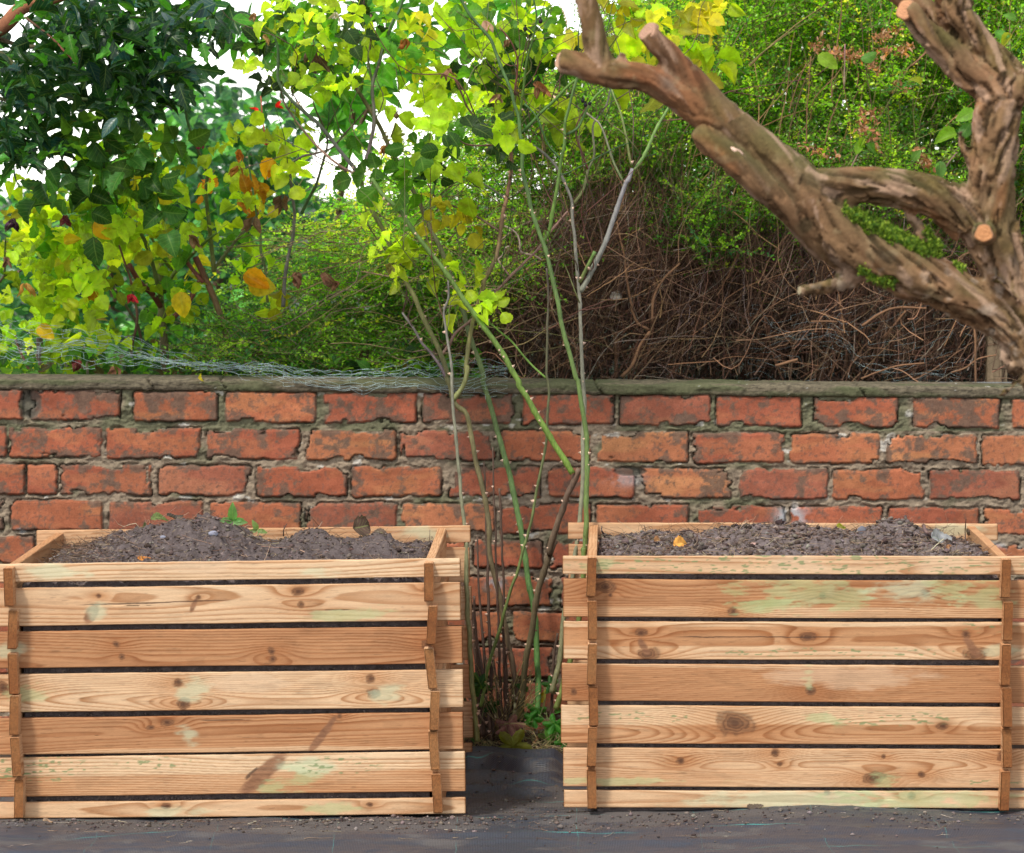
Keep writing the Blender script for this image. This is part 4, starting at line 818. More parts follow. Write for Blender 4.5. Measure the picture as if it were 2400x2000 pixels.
compound(lv, sb, 40, [(1350, 80, 90, 80, 2, 10.0, 10.4), (1290, 190, 60, 110, 1.6, 9.9, 10.2), (1570, 110, 60, 60, 1.2, 10.2, 10.4), (1500, 30, 100, 50, 2, 10.1, 10.5), (1640, 20, 80, 60, 1, 10.2, 10.5)], .058, [YEL, YG, ORG, LIME, MG, (.45, .42, .04)], [2, 2.2, .35, 1.4, 1.4, 1.6])
compound(lv, sb, 22, [(900, 340, 70, 50, 1, 9.8, 10.0), (1080, 320, 80, 60, 1.6, 9.7, 9.95), (940, 400, 50, 40, .7, 9.8, 10.0)], .052, [MG, DG, YG], [3, 1.5, 2])
compound(lv, sb, 13, [(950, 560, 50, 40, 1, 9.8, 9.95), (1060, 560, 60, 50, 1, 10.0, 10.2), (1120, 670, 20, 20, .6, 9.85, 9.95)], .05, [LIME, YG, MG], [2, 3, 1.5])
compound(lv, sb, 4, [(1065, 478, 22, 16, 1, 9.9, 10.0)], .048, [YEL, (.62, .52, .04)], [1, 1])
part(lv.build('foliage', M_LEAF), rose)
# hips and dried flower heads of the climbing rose
def berry(pos, r, col, parent, name='rose_hip', crown=True, sq=1.2):
    b = Bag(); nu, nv = 12, 9; u = np.linspace(0, 2 * math.pi, nu + 1); v = np.linspace(0, math.pi, nv); U_, V_ = np.meshgrid(u, v, indexing='ij')
    b.add(np.stack([r * np.sin(V_) * np.cos(U_), r * np.sin(V_) * np.sin(U_), r * sq * np.cos(V_)], -1) + pos, grid_faces(nu + 1, nv), col)
    if crown:
        n = 5; a = np.arange(n) * 6.28 / n
        bag_leaves(b, TEAR, np.tile(np.array(pos) + (0, 0, r * sq * .9), (n, 1)), np.stack([np.cos(a), np.sin(a), np.full(n, .8)], -1), np.stack([-np.cos(a), -np.sin(a), np.ones(n)], -1), np.full(n, r * 1.4), np.tile(np.array(col) * .6, (n, 1)))
    part(b.build(name, M_PETAL), parent)
for px, py, rr_, c in ((1366, 237, 4.3, (.02, .018, .025)), (1372, 246, 4.6, (.02, .018, .025)), (1382, 243, 4.0, (.025, .02, .03)), (941, 110, 5.5, (.45, .16, .03)), (1231, 68, 5, (.03, .03, .03)), (1267, 50, 5, (.05, .03, .05)), (688, 28, 6.5, (.1, .22, .05)), (929, 272, 6, (.14, .1, .03))):
    berry(P(px, py, 9.8), rr_ / 1000, c, rose)
def crumple(pos, size, col, parent=None, name='dead_leaf', seed=0, n=3, hang=1, thin=.35):
    """shrivelled hanging leaf: rolled, wavy blades"""
    b = Bag(); rs = np.random.default_rng(seed)
    for i in range(n):
        u = np.linspace(0, 1, 14); v = np.linspace(-1, 1, 7); U_, V_ = np.meshgrid(u, v, indexing='ij')
        w_ = thin * .62 * np.sin(math.pi * U_ ** .8) ** .7 * (1 + .3 * (vn(U_ * 6, V_ * 3, 0, seed + i) - .5))
        ang = V_ * rs.uniform(.8, 1.8); y = w_ * np.sin(ang); z = w_ * (1 - np.cos(ang)) + .12 * np.sin(U_ * rs.uniform(4, 8) + i)
        x = -hang * U_ * rs.uniform(.7, 1); a = rs.uniform(0, 6.28); tl = rs.uniform(-.7, .7)
        X_ = y * math.cos(a) - z * math.sin(a) + U_ * tl; Y_ = y * math.sin(a) + z * math.cos(a)
        c = np.array(col) * rs.uniform(.7, 1.3)
        b.add(np.stack([X_, Y_, x], -1) * size + pos, grid_faces(14, 7), mix(c * .6, c * 1.2, vn(U_ * 9, V_ * 4, 0, seed)).reshape(-1, 3), np.stack([U_, V_], -1).reshape(-1, 2))
    o = b.build(name, M_DEAD)
    return part(o, parent) if parent is not None else o
for i, (px, py, s, c) in enumerate(((732, 105, .05, (.13, .07, .05)), (745, 130, .05, (.12, .06, .045)), (1136, 48, .038, (.42, .24, .16)), (1050, 160, .032, (.22, .10, .06)), (785, 28, .03, (.5, .42, .36)), (748, 55, .03, (.4, .22, .12)), (950, 90, .028, (.45, .14, .03)), (902, 340, .028, (.4, .18, .06)), (1257, 190, .05, (.28, .11, .05)), (1192, 92, .026, (.3, .15, .08)), (910, 618, .03, (.55, .45, .16)), (1165, 220, .03, (.2, .1, .06)), (622, 80, .03, (.5, .3, .12)), (596, 30, .026, (.4, .2, .1)))):
    crumple(P(px, py, 9.85), s, c, rose, seed=i + 50)
# ---------------------------------------------------------------- rose bushes on the raised bed
def bush(label, base, stems, blobs, n, leaf, pal, wts, seed, extra=()):
    root = empty('rose_bush', base, label, 'rose bush', 'rose bushes growing behind the wall')
    for (pts, r0, r1, d0, d1, c0, c1) in stems:
        b = Bag(); S, r = cane(b, pts, r0, r1, d0, d1, c0, c1, 8, True, seed + len(pts)); thorns(b, S, r, 3, .004); part(b.build('stem', M_STEM), root)
    lv = sb = Bag(); compound(lv, sb, n, blobs, leaf, pal, wts)
    for (n2, bl, lf, pl, wt) in extra: compound(lv, sb, n2, bl, lf, pl, wt)
    part(lv.build('foliage', M_LEAF), root); return root
MRN = (.16, .05, .035)
b_c = bush('rose bush with yellow-green leaves and a thick forked stem behind the wall', P(382, 885, 10.7), [
 (cp('L', [(735, 1200), (732, 1300), (735, 1400), (748, 1560), (760, 1740)]), 7, 11, 10.7, 10.7, OLV, BRN),
 (cp('L', [(500, 830), (560, 960), (640, 1060), (680, 1150), (710, 1260), (735, 1380)]), 3.5, 6, 10.4, 10.7, DGR, OLV),
 (cp('L', [(590, 1210), (640, 1290), (700, 1350), (735, 1400)]), 6, 7, 10.6, 10.7, MRN, MRN),
 (cp('L', [(990, 1060), (920, 1120), (850, 1190), (790, 1250), (750, 1330)]), 3, 5, 10.5, 10.7, GRN, OLV),
 (cp('L', [(840, 490), (860, 570), (900, 680), (940, 780), (940, 900), (960, 1100), (975, 1240)]), 3, 5.5, 10.45, 10.6, DGR, OLV),
 (cp('L', [(600, 840), (640, 980), (700, 1100), (760, 1200), (790, 1230)]), 2.5, 4, 10.6, 10.7, GRN, OLV),
 (cp('L', [(545, 1120), (570, 1200), (600, 1300), (625, 1450), (600, 1600), (605, 1740)]), 2.2, 4, 10.6, 10.65, RED, BRN)],
 [(300, 400, 120, 80, 1.5, 10.2, 10.5), (260, 500, 140, 60, 2, 10.3, 10.8), (420, 470, 110, 90, 2, 10.3, 10.8), (250, 620, 120, 100, 2, 10.4, 10.9), (420, 650, 120, 80, 1.2, 10.5, 10.9), (330, 790, 150, 70, 1.2, 10.6, 11.0)], 76, .049,
 [YG, LIME, YEL, MG, ORG, (.46, .52, .04)], [4, 4, .9, 2.2, .35, 1.2], 400, [(22, [(210, 370, 95, 55, 1, 10.0, 10.2), (330, 365, 95, 60, 1, 10.0, 10.25), (240, 430, 90, 40, .6, 10.0, 10.3)], .066, [(.06, .17, .03), (.035, .10, .02), (.12, .28, .035)], [2, 1, 2])])  # extra leaves stand in shade; that shade is put into their darker palette
b_r = bush('rose bush with reddish pruned stems and orange leaves beside the hedge', P(590, 885, 10.6), [
 (cp('L', [(890, 1170), (940, 1280), (1000, 1430), (1050, 1560), (1130, 1680), (1160, 1700)]), 7, 8, 10.6, 10.6, MRN, OLV),
 (cp('L', [(930, 1220), (905, 1280), (860, 1380), (790, 1450)]), 5, 6, 10.62, 10.6, MRN, MRN),
 (cp('L', [(835, 1170), (880, 1230), (930, 1290)]), 4, 6, 10.62, 10.6, MRN, MRN),
 (cp('L', [(1190, 960), (1130, 1030), (1060, 1120), (980, 1225)]), 2.5, 4, 10.5, 10.6, GRY, OLV),
 (cp('L', [(1320, 760), (1330, 880), (1340, 980), (1330, 1100), (1300, 1250), (1290, 1400)]), 3, 5, 10.5, 10.55, GRY, GRY),
 (cp('L', [(1180, 1000), (1190, 1130), (1210, 1240), (1220, 1380)]), 3, 3.4, 10.5, 10.55, (.12, .2, .08), OLV),
 (cp('L', [(1130, 700), (1150, 850), (1175, 1000)]), 2, 2.5, 10.5, 10.5, DGR, DGR)],
 [(560, 400, 100, 70, 2, 10.3, 10.7), (640, 380, 60, 60, 1.4, 10.3, 10.6), (500, 560, 90, 70, 1, 10.4, 10.8), (600, 640, 80, 60, .8, 10.5, 10.8)], 32, .048, [YG, LIME, YEL, ORG, MG], [3.4, 3.2, 1.5, .45, 1.5], 430)
b_l = bush('rose bush at the left edge with dark shrivelled buds and yellowing leaves', P(90, 885, 10.8), [
 (cp('L', [(100, 1230), (20, 1260), (0, 1290)]), 2.5, 3, 10.7, 10.7, BRN, BRN), (cp('L', [(25, 1080), (22, 1180), (20, 1270)]), 2, 3, 10.6, 10.7, GRN, OLV),
 (cp('L', [(340, 1090), (430, 1210), (530, 1330), (620, 1470), (650, 1560)]), 2.5, 4, 10.6, 10.7, DGR, BRN), (cp('L', [(180, 1540), (185, 1740)]), 8, 9, 10.75, 10.75, (.14, .09, .08), BRN),
 (cp('L', [(265, 1570), (300, 1660), (330, 1740)]), 3, 4, 10.7, 10.7, PAL, GRY), (cp('L', [(60, 1500), (90, 1600), (160, 1740)]), 2.5, 3.5, 10.7, 10.7, RED, BRN),
 (cp('L', [(390, 1540), (395, 1640), (400, 1740)]), 3, 3, 10.7, 10.7, PAL, PAL)],
 [(60, 610, 100, 90, 2, 10.5, 11.0), (150, 580, 100, 60, 2, 10.4, 10.9), (60, 760, 100, 90, 1.6, 10.6, 11.0), (190, 740, 100, 100, 2, 10.5, 11.0), (20, 470, 60, 60, .7, 10.5, 10.8)], 78, .050, [YG, LIME, MG, YEL, ORG], [4, 5, 2.2, .5, .12], 460)
for i, (px, py, s, c, par) in enumerate(((62, 1005, .040, (.06, .02, .05), b_l), (300, 990, .034, (.22, .04, .07), b_l), (930, 645, .030, (.30, .01, .10), b_c), (597, 1350, .026, (.55, .01, .04), b_c), (352, 1650, .034, (.12, .015, .02), b_l), (1240, 780, .03, (.55, .38, .28), b_r), (1090, 690, .036, (.62, .22, .03), b_r), (1080, 765, .034, (.4, .15, .03), b_r), (1160, 1000, .05, (.26, .14, .09), b_r), (870, 1080, .042, (.26, .14, .07), b_c), (1095, 930, .036, (.66, .27, .03), b_r), (30, 1180, .03, (.2, .1, .06), b_l), (120, 1300, .036, (.5, .25, .05), b_l), (520, 1680, .034, (.32, .14, .08), b_l), (680, 1000, .026, (.5, .2, .05), b_c), (1360, 1250, .05, (.24, .11, .07), b_r), (1480, 1250, .05, (.24, .11, .07), b_r), (1530, 1290, .03, (.22, .09, .05), b_r), (1290, 900, .05, (.16, .08, .05), b_r))):
    x, y = cp('L', [(px, py - 10)])[0]
    crumple(P(x, y, 10.35), s, c, par, 'wilted_bloom' if i < 5 else 'dead_leaf', seed=i + 90, thin=.5 if i < 5 else .38)
# orange broad leaves turned to the camera
pts = [(cp('L', [(1110, 1250)])[0], .075, -.5), (cp('L', [(820, 1330)])[0], .065, -1.4), (cp('L', [(1130, 1300)])[0], .07, -.1), (cp('L', [(430, 1010)])[0], .06, -.8), (cp('L', [(290, 1105)])[0], .045, .2), (cp('L', [(170, 1490)])[0], .05, -.6), (cp('L', [(1240, 720)])[0], .055, -1.9)]
for i, (p_, s_, a_) in enumerate(pts):
    lv = Bag(); bag_leaves(lv, ROSEL, PA([p_], np.array([10.35])), np.array([(math.cos(a_), -.1, math.sin(a_))]), np.array([(0, -1, .25)]), np.array([s_]), pick([(.85, .40, .02), (.8, .55, .03)], [2, 1], 1, .1))
    part(lv.build('orange_leaf', M_LEAF), (b_r, b_c, b_r, b_l, b_l, b_l, b_r)[i])
# red hanging fuchsia-like flower behind the roses
fu = empty('red_flower', P(615, 300, 11), 'small scarlet flower on a thin red stalk among the left foliage', 'flower')
b = Bag(); S, r = cane(b, cp('L', [(1190, 440), (1195, 520), (1205, 600), (1210, 650)]), 1.4, 1.8, 10.9, 10.9, (.5, .1, .06), (.5, .1, .06)); part(b.build('stalk', M_STEM), fu)
q = cp('L', [(1255, 488), (1165, 490), (1210, 635), (1190, 530)])
for i, q_ in enumerate(q):
    b = Bag(); n = 3; bag_leaves(b, TEAR, np.tile(PA([q_], np.array([10.9])), (n, 1)), RNG.normal(0, 1, (n, 3)), RNG.normal(0, .6, (n, 3)) + (0, -1, 0), np.full(n, .024), pick([(.85, .015, .01), (.45, .02, .10), (.7, .12, .06)], [3, 1, 1], n, .1)); part(b.build('petal', M_PETAL), fu)
# ---------------------------------------------------------------- holly overhead at the left
holly = empty('holly_tree', (-1.9, 10.35, .8), 'dark spiny-leaved holly overhanging from the top left corner', 'holly tree')
def twig_tree(root, paths, mat=M_BARK):
    for (pts, r0, r1, d0, d1, c0, c1) in paths:
        b = Bag(); cane(b, pts, r0, r1, d0, d1, c0, c1, 8, True, int(pts[0][0])); part(b.build('branch', mat), root)
twig_tree(holly, [([(-420, -150), (-700, 350), (-760, 900)], 30, 46, 10.3, 10.35, BRN, BRN),
 ([(200, -30), (60, 15), (-60, 70), (-420, -120)], 15, 24, 10.2, 10.3, (.30, .12, .06), (.22, .10, .06)),
 ([(420, 215), (330, 225), (220, 235), (120, 215), (50, 165), (-60, 90), (-300, 0)], 2.5, 9, 10.1, 10.3, DGR, BRN), ([(300, 330), (190, 290), (100, 250), (0, 230), (-250, 120)], 2, 6, 10.2, 10.3, DGR, BRN),
 ([(460, 60), (340, 40), (200, 60), (80, 110), (-100, 60)], 2, 6, 10.1, 10.3, DGR, BRN), ([(180, 150), (120, 90), (60, 40)], 2, 3, 10.0, 10.1, (.2, .06, .04), BRN)])
HOL = [leaf_template(9, .5, 1, .9, .25, .2, 0, 2, True), leaf_template(9, .46, 1, .9, .7, .5, 0, 2, True), leaf_template(9, .5, .6, .8, .1, .1)]
B_ = [(70, 100, 150, 130, 3), (200, 170, 170, 110, 4), (60, 280, 110, 100, 2.5), (330, 90, 120, 90, 3), (380, 180, 80, 70, 2.2), (270, 40, 150, 60, 2), (300, 250, 70, 40, 1), (40, 340, 60, 60, 1), (500, 50, 70, 60, 1.2)]
def leaf_cloud(bag, n, blobs, tpl, size, pal, wts, d0, d1, nr=(0, -.5, .9), nj=.5, axj=(0, 0, -.2), var=.25):
    B = np.array(blobs, float); k = RNG.choice(len(B), n, p=B[:, 4] / B[:, 4].sum()); q = B[k]; a = RNG.uniform(0, 6.28, n); r = np.sqrt(RNG.random(n))
    pos = PA(np.stack([q[:, 0] + q[:, 2] * r * np.cos(a), q[:, 1] + q[:, 3] * r * np.sin(a)], -1), RNG.uniform(d0, d1, n))
    bag_leaves(bag, tpl, pos, RNG.normal(0, 1, (n, 3)) * (1, .7, .6) + axj, RNG.normal(0, nj, (n, 3)) + nr, size * RNG.uniform(.7, 1.25, n), pick(pal, wts, n, var), RNG.uniform(.8, 1.2, n))
b = Bag(); leaf_cloud(b, 860, B_, HOL, .064, [(.010, .045, .016), (.018, .075, .018), (.06, .24, .02), (.015, .07, .055)], [4, 4, 1.6, 1.2], 9.9, 10.6, (0, -.3, 1.0), .55)
leaf_cloud(b, 150, B_ + [(100, 20, 260, 60, 3), (430, 30, 100, 60, 2)], HOL, .066, [(.012, .035, .016), (.020, .055, .018)], [1, 1], 10.6, 11.6, (0, 0, 1), .6)
part(b.build('foliage', M_GLOSS), holly)
# ---------------------------------------------------------------- bright whorled evergreen in the middle
ev = empty('evergreen_shrub', (-.75, 11.6, .8), 'evergreen shrub with pointed bright green leaves in whorls against the sky', 'shrub')
twig_tree(ev, [([(835, 215), (820, 330), (790, 520), (760, 700), (740, 900)], 4, 14, 11.4, 11.6, BRN, BRN), ([(900, 175), (860, 260), (825, 330)], 3, 5, 11.4, 11.4, BRN, BRN), ([(770, 255), (800, 300), (820, 330)], 3, 5, 11.4, 11.4, BRN, BRN), ([(940, 100), (900, 175), (880, 220)], 2, 3, 11.4, 11.4, DGR, BRN), ([(700, 60), (730, 150), (770, 255)], 3, 5, 11.3, 11.4, BRN, BRN)])
SLIM = leaf_template(8, .38, .6, .8, .14, .2)
b = Bag()
for (cx, cy) in ((900, 170), (935, 150), (965, 165), (775, 205), (805, 235), (850, 240), (835, 265), (790, 285), (760, 250), (870, 205), (900, 220), (720, 60), (690, 110), (745, 150), (670, 40), (820, 130), (870, 110), (640, 110), (940, 100), (1010, 110), (1080, 60), (990, 60), (1230, 60), (1180, 10), (1130, 100), (820, 330), (1040, 200), (600, 60), (560, 90), (920, 20), (860, 20)):
    n = 9; a = np.arange(n) * 6.28 / n + RNG.uniform(0, 1); c0 = PA((cx + RNG.normal(0, 6), cy + RNG.normal(0, 6)), RNG.uniform(11.2, 11.7))
    ax = np.stack([np.cos(a), np.full(n, -.25) + RNG.normal(0, .3, n), np.sin(a) * .8], -1)
    bag_leaves(b, SLIM, np.tile(c0, (n, 1)), ax, np.stack([a * 0, a * 0 - .7, a * 0 + .8], -1) + RNG.normal(0, .15, (n, 3)), RNG.uniform(.055, .085, n), pick([(.08, .30, .03), (.12, .40, .04), (.05, .18, .03)], [3, 2, 1], n))
part(b.build('foliage', M_LEAF), ev)
b = Bag(); n = 7000; x = RNG.uniform(-2.6, -.08, n); y = 10.42 + RNG.exponential(.8, n).clip(0, 5); z = .83 + RNG.exponential(.035, n)
leafc = pick([(.03, .10, .02), (.08, .22, .03), (.16, .30, .03), (.10, .07, .03)], [3, 3, 1.5, 1], n)
bag_leaves(b, leaf_template(5, .6, .8, .8, .2, .25, 0, 1), np.stack([x, y, z], -1), RNG.normal(0, 1, (n, 3)) * (1, 1, .5), RNG.normal(0, .5, (n, 3)) + (0, -.6, .8), RNG.uniform(.02, .045, n), leafc)
tag(b.build('ground_cover', M_LEAF), 'low green leaves covering the raised bed behind the wall', 'ground cover', kind='stuff')
# ---------------------------------------------------------------- blurred camellia far behind at the left
cam_s = empty('camellia_shrub', (-2.2, 14.2, .8), 'large dark glossy camellia shrub out of focus behind the left roses', 'shrub')
twig_tree(cam_s, [([(250, 420), (260, 600), (300, 980)], 5, 18, 14, 14.2, BRN, BRN), ([(600, 320), (560, 500), (480, 760), (420, 980)], 5, 16, 14, 14.2, BRN, BRN), ([(60, 520), (120, 700), (200, 980)], 4, 14, 14, 14.2, BRN, BRN)])
OVL = leaf_template(5, .55, .8, .8, .2, .25, 0, 1)
b = Bag(); B2 = [(120, 620, 190, 130, 3.4), (300, 700, 220, 170, 5), (520, 620, 180, 170, 4.5), (560, 420, 150, 120, 3.2), (620, 310, 110, 90, 2), (420, 380, 130, 120, 2.6), (60, 520, 70, 90, 1), (480, 250, 90, 70, 1), (700, 560, 90, 140, 1.6), (250, 480, 120, 110, 2), (120, 820, 260, 110, 3), (500, 820, 260, 110, 3), (-150, 650, 250, 220, 2)]
leaf_cloud(b, 5400, B2, OVL, .062, [(.035, .15, .045), (.07, .27, .05), (.14, .44, .06), (.015, .07, .03)], [4, 3, 2.2, 3], 13.2, 15.4, (0, -.5, .8), .6)
part(b.build('foliage', M_GLOSS), cam_s)
# ---------------------------------------------------------------- the small-leaved hedge
hedge = empty('hedge', (.7, 11.2, .8), 'dense small-leaved green hedge with a bare twiggy brown base behind the wall', 'hedge')
def topline(x): return np.interp(x, [480, 560, 640, 760, 860, 960, 1060, 1200, 1400, 1560, 1700, 2600], [640, 560, 520, 480, 430, 330, 270, 190, 90, -30, -160, -200])
def botline(x): return np.interp(x, [400, 560, 700, 1000, 1080, 1180, 1300, 1420, 1550, 1700, 1850, 2050, 2200, 2600], [900, 895, 890, 885, 800, 690, 600, 540, 590, 640, 640, 620, 640, 640])
ns = 38000
x = RNG.uniform(470, 2560, ns); y = RNG.uniform(-180, 900, ns); tl_ = topline(x) + 45 * (vn(x / 60, y / 500, 0, 21) - .5); bl_ = botline(x) + 60 * (vn(x / 45, 3, 0, 22) - .5)
dens = fbm(x / 90, y / 60, 0, 23, 3); ok = (y > tl_) & (y < bl_) & (dens + RNG.uniform(-.2, .2, ns) > .42)
thin_ = (x < 1120) & (y < topline(x) + 130) & (RNG.random(ns) < .55); thin2 = (x < 720) & (y < 760) & (RNG.random(ns) < .6); ok &= ~thin_ & ~thin2
x, y = x[ok], y[ok]; ns = len(x)
bulge = .42 * (fbm(x / 110, y / 70, 0, 24, 3) - .5) * 2
depth = 10.75 + bulge + RNG.exponential(.22, ns) - .25 * ss(700, 880, y) * (x < 1080) + .25 * ss(300, -50, y)
base = PA(np.stack([x, y], -1), depth)
m = 9; Ls = RNG.uniform(.08, .20, ns)
left = x < 1300
ang = np.where(left, RNG.normal(0, .45, ns) + np.where(RNG.random(ns) < .5, math.pi, 0) * 1.0, RNG.normal(1.2, .7, ns))
dirv = np.stack([np.cos(ang), RNG.normal(-.35, .5, ns), np.sin(ang) * .8 + .05], -1); dirv /= np.linalg.norm(dirv, axis=1)[:, None]
t = np.linspace(0, 1, m)[None, :, None]
bend = RNG.normal(0, .25, (ns, 1, 3)) + np.array([0, 0, -.12])
paths = base[:, None] + dirv[:, None] * Ls[:, None, None] * t + bend * Ls[:, None, None] * t ** 2
b = Bag(); bag_twigs(b, paths, .0011 * (1 - .6 * t[..., 0]) * np.ones((ns, 1)), 3, pick([(.20, .15, .07), (.30, .24, .12), (.12, .09, .05)], [2, 1, 2], ns)); 
SM = (np.array([(0, 0, 0), (.5, .27, .08), (1, 0, -.04), (.5, -.27, .08), (.5, 0, 0)]), np.array([[0, 4, 1, 1], [4, 2, 1, 1]]), None)
SMV = np.array([(0, 0, 0), (.28, .24, .07), (.72, .25, .07), (1, 0, -.05), (.72, -.25, .07), (.28, -.24, .07), (.5, 0, 0)])
SMF = np.array([[0, 6, 2, 1], [6, 3, 2, 2], [0, 5, 4, 6], [6, 4, 3, 3]]); 
SMF = np.array([[0, 6, 2, 1], [0, 5, 4, 6]]); SMF2 = np.array([[6, 3, 2], [6, 4, 3]])
SMU = np.zeros((7, 2))
def small_leaves(bag, pos, axis, nrm, size, col):
    n0 = bag.n; Nn = len(pos); M = basis(axis, nrm) * np.asarray(size)[:, None, None]
    W = np.einsum('nij,vj->nvi', M, SMV) + pos[:, None]; off = (np.arange(Nn) * 7)[:, None, None]
    bag.add(W.reshape(-1, 3), (SMF[None] + off).reshape(-1, 4), np.repeat(col, 7, 0)); bag.T.append((SMF2[None] + off).reshape(-1, 3) + n0)
lf = Bag()
HP = [(.14, .34, .022), (.25, .50, .028), (.06, .19, .018), (.42, .66, .035), (.05, .19, .045), (.55, .60, .04)]
shc = pick(HP, [4, 3.2, 2.6, 1.3, 1.0, .35], ns, .25)
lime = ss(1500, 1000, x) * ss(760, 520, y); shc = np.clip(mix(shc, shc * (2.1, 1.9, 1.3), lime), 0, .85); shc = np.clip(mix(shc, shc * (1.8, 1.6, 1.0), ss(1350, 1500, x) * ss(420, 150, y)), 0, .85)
for side in (-1, 1):
    for q in range(11):
        tt = (q + RNG.random(ns) * .6 + .3) / 11; keep = RNG.random(ns) < .93; tt = tt[:, None]
        p = base + dirv * Ls[:, None] * tt + bend[:, 0] * Ls[:, None] * tt ** 2
        up = np.array([0, -.35, 1.]) + RNG.normal(0, .45, (ns, 3)); sdv = np.cross(dirv, up); sdv /= np.linalg.norm(sdv, axis=1)[:, None]
        axl = sdv * side + dirv * .55 + RNG.normal(0, .25, (ns, 3)); nrm = up + RNG.normal(0, .3, (ns, 3))
        small_leaves(lf, p[keep], axl[keep], nrm[keep], (RNG.uniform(.009, .0165, ns) * (1 - .3 * tt[:, 0]))[keep], np.clip(shc * RNG.uniform(.7, 1.35, (ns, 1)), 0, .9)[keep])
# depth of the hedge: coarser leaves behind so that no light leaks through
nb_ = 90000; x = RNG.uniform(470, 2650, nb_); y = RNG.uniform(-260, 900, nb_); ok = (y > topline(x) + 20) & (y < botline(x) + 30); dd = RNG.uniform(11.3, 12.9, nb_)
ok &= ~((x < 1350) & (y < topline(x) + 330) & (RNG.random(nb_) < .86)); ok &= ~((x < 720) & (RNG.random(nb_) < .6)); x, y, dd = x[ok], y[ok], dd[ok]; nb_ = len(x)
small_leaves(lf, PA(np.stack([x, y], -1), dd), RNG.normal(0, 1, (nb_, 3)), RNG.normal(0, .6, (nb_, 3)) + (0, -.5, .8), RNG.uniform(.02, .042, nb_), pick(HP, [4, 2, 3, .8, 1, .2], nb_))
o = part(lf.build('foliage', M_SMALL, smooth=False), hedge); o['kind'] = 'stuff'
o = part(b.build('leafy_twigs', M_TWIG), hedge); o['kind'] = 'stuff'
# long straight shoots inside the green part
def shoots(n, xr, yr, dr, L, r, ang, cols, wts, bendk=.12, m=10, dfun=None):
    x = RNG.uniform(*xr, n); y = RNG.uniform(*yr, n)
    if dfun is not None: k = dfun(x, y); x, y = x[k], y[k]; n = len(x)
    p0 = PA(np.stack([x, y], -1), RNG.uniform(*dr, n)); a = RNG.normal(ang[0], ang[1], n); d = np.stack([np.cos(a), RNG.normal(0, .25, n), np.sin(a)], -1)
    t = np.linspace(0, 1, m)[None, :, None]; Ln = RNG.uniform(*L, n)[:, None, None]; k1 = RNG.normal(0, bendk, (n, 1, 3)); k2 = RNG.normal(0, bendk * .35, (n, 1, 3)); ph = RNG.uniform(4, 11, (n, 1, 1))
    pth = p0[:, None] + d[:, None] * Ln * t + k1 * Ln * t ** 2 + k2 * Ln * np.sin(t * ph)
    jit = RNG.normal(0, .0009, pth.shape); pth = pth + jit * (t > 0)
    rd = RNG.uniform(*r, n)[:, None] * (1 - .65 * t[..., 0]); return pth, rd, pick(cols, wts, n)
TWC = [(.135, .066, .040), (.08, .043, .030), (.28, .165, .105), (.30, .23, .18), (.04, .026, .02)]
b = Bag()
bag_twigs(b, *[q for q in (lambda s: (s[0], s[1], 4, s[2]))(shoots(260, (1250, 2420), (150, 620), (10.6, 11.1), (.15, .42), (.001, .0024), (1.3, .4), [(.28, .17, .08), (.2, .18, .07), (.13, .09, .05)], [2, 2, 1], .06))])
bag_twigs(b, *[q for q in (lambda s: (s[0], s[1], 4, s[2]))(shoots(120, (520, 1200), (520, 850), (10.4, 10.9), (.15, .4), (.0008, .0018), (.2, .5), [(.28, .2, .1), (.2, .18, .07), (.3, .2, .16)], [2, 2, 1], .1))])
# brown twiggy base: uprights from the ground, then a tangle
up = shoots(1700, (1060, 2560), (830, 930), (10.6, 11.7), (.20, .62), (.0008, .0024), (1.35, .32), TWC, [3, 3, 1.5, .6, 2], .06, 14)
bag_twigs(b, up[0], up[1], 5, up[2])
inb_ = lambda x, y: (y > botline(x) - 70) & (x > 1010)
tg = shoots(15000, (1010, 2560), (480, 900), (10.50, 11.7), (.05, .28), (.00035, .0012), (.8, .9), TWC, [3, 3, 1.6, .6, 2], .085, 10, inb_)
bag_twigs(b, tg[0], tg[1], 3, tg[2])
tg = shoots(8000, (1180, 2000), (470, 800), (10.6, 11.5), (.06, .22), (.0005, .0014), (1.3, .32), [(.15, .082, .058), (.10, .055, .04), (.26, .19, .165), (.06, .036, .025)], [3, 3, .8, 2], .1, 8, inb_)
bag_twigs(b, tg[0], tg[1], 3, tg[2])
tg = shoots(170, (1080, 2400), (560, 880), (10.45, 10.75), (.12, .38), (.0007, .0017), (.7, .7), [(.34, .19, .10), (.22, .12, .07), (.24, .16, .11)], [3, 2, .5], .14, 14, inb_)
bag_twigs(b, tg[0], tg[1], 5, tg[2])
o = part(b.build('bare_twigs', M_TWIG), hedge); o['kind'] = 'stuff'
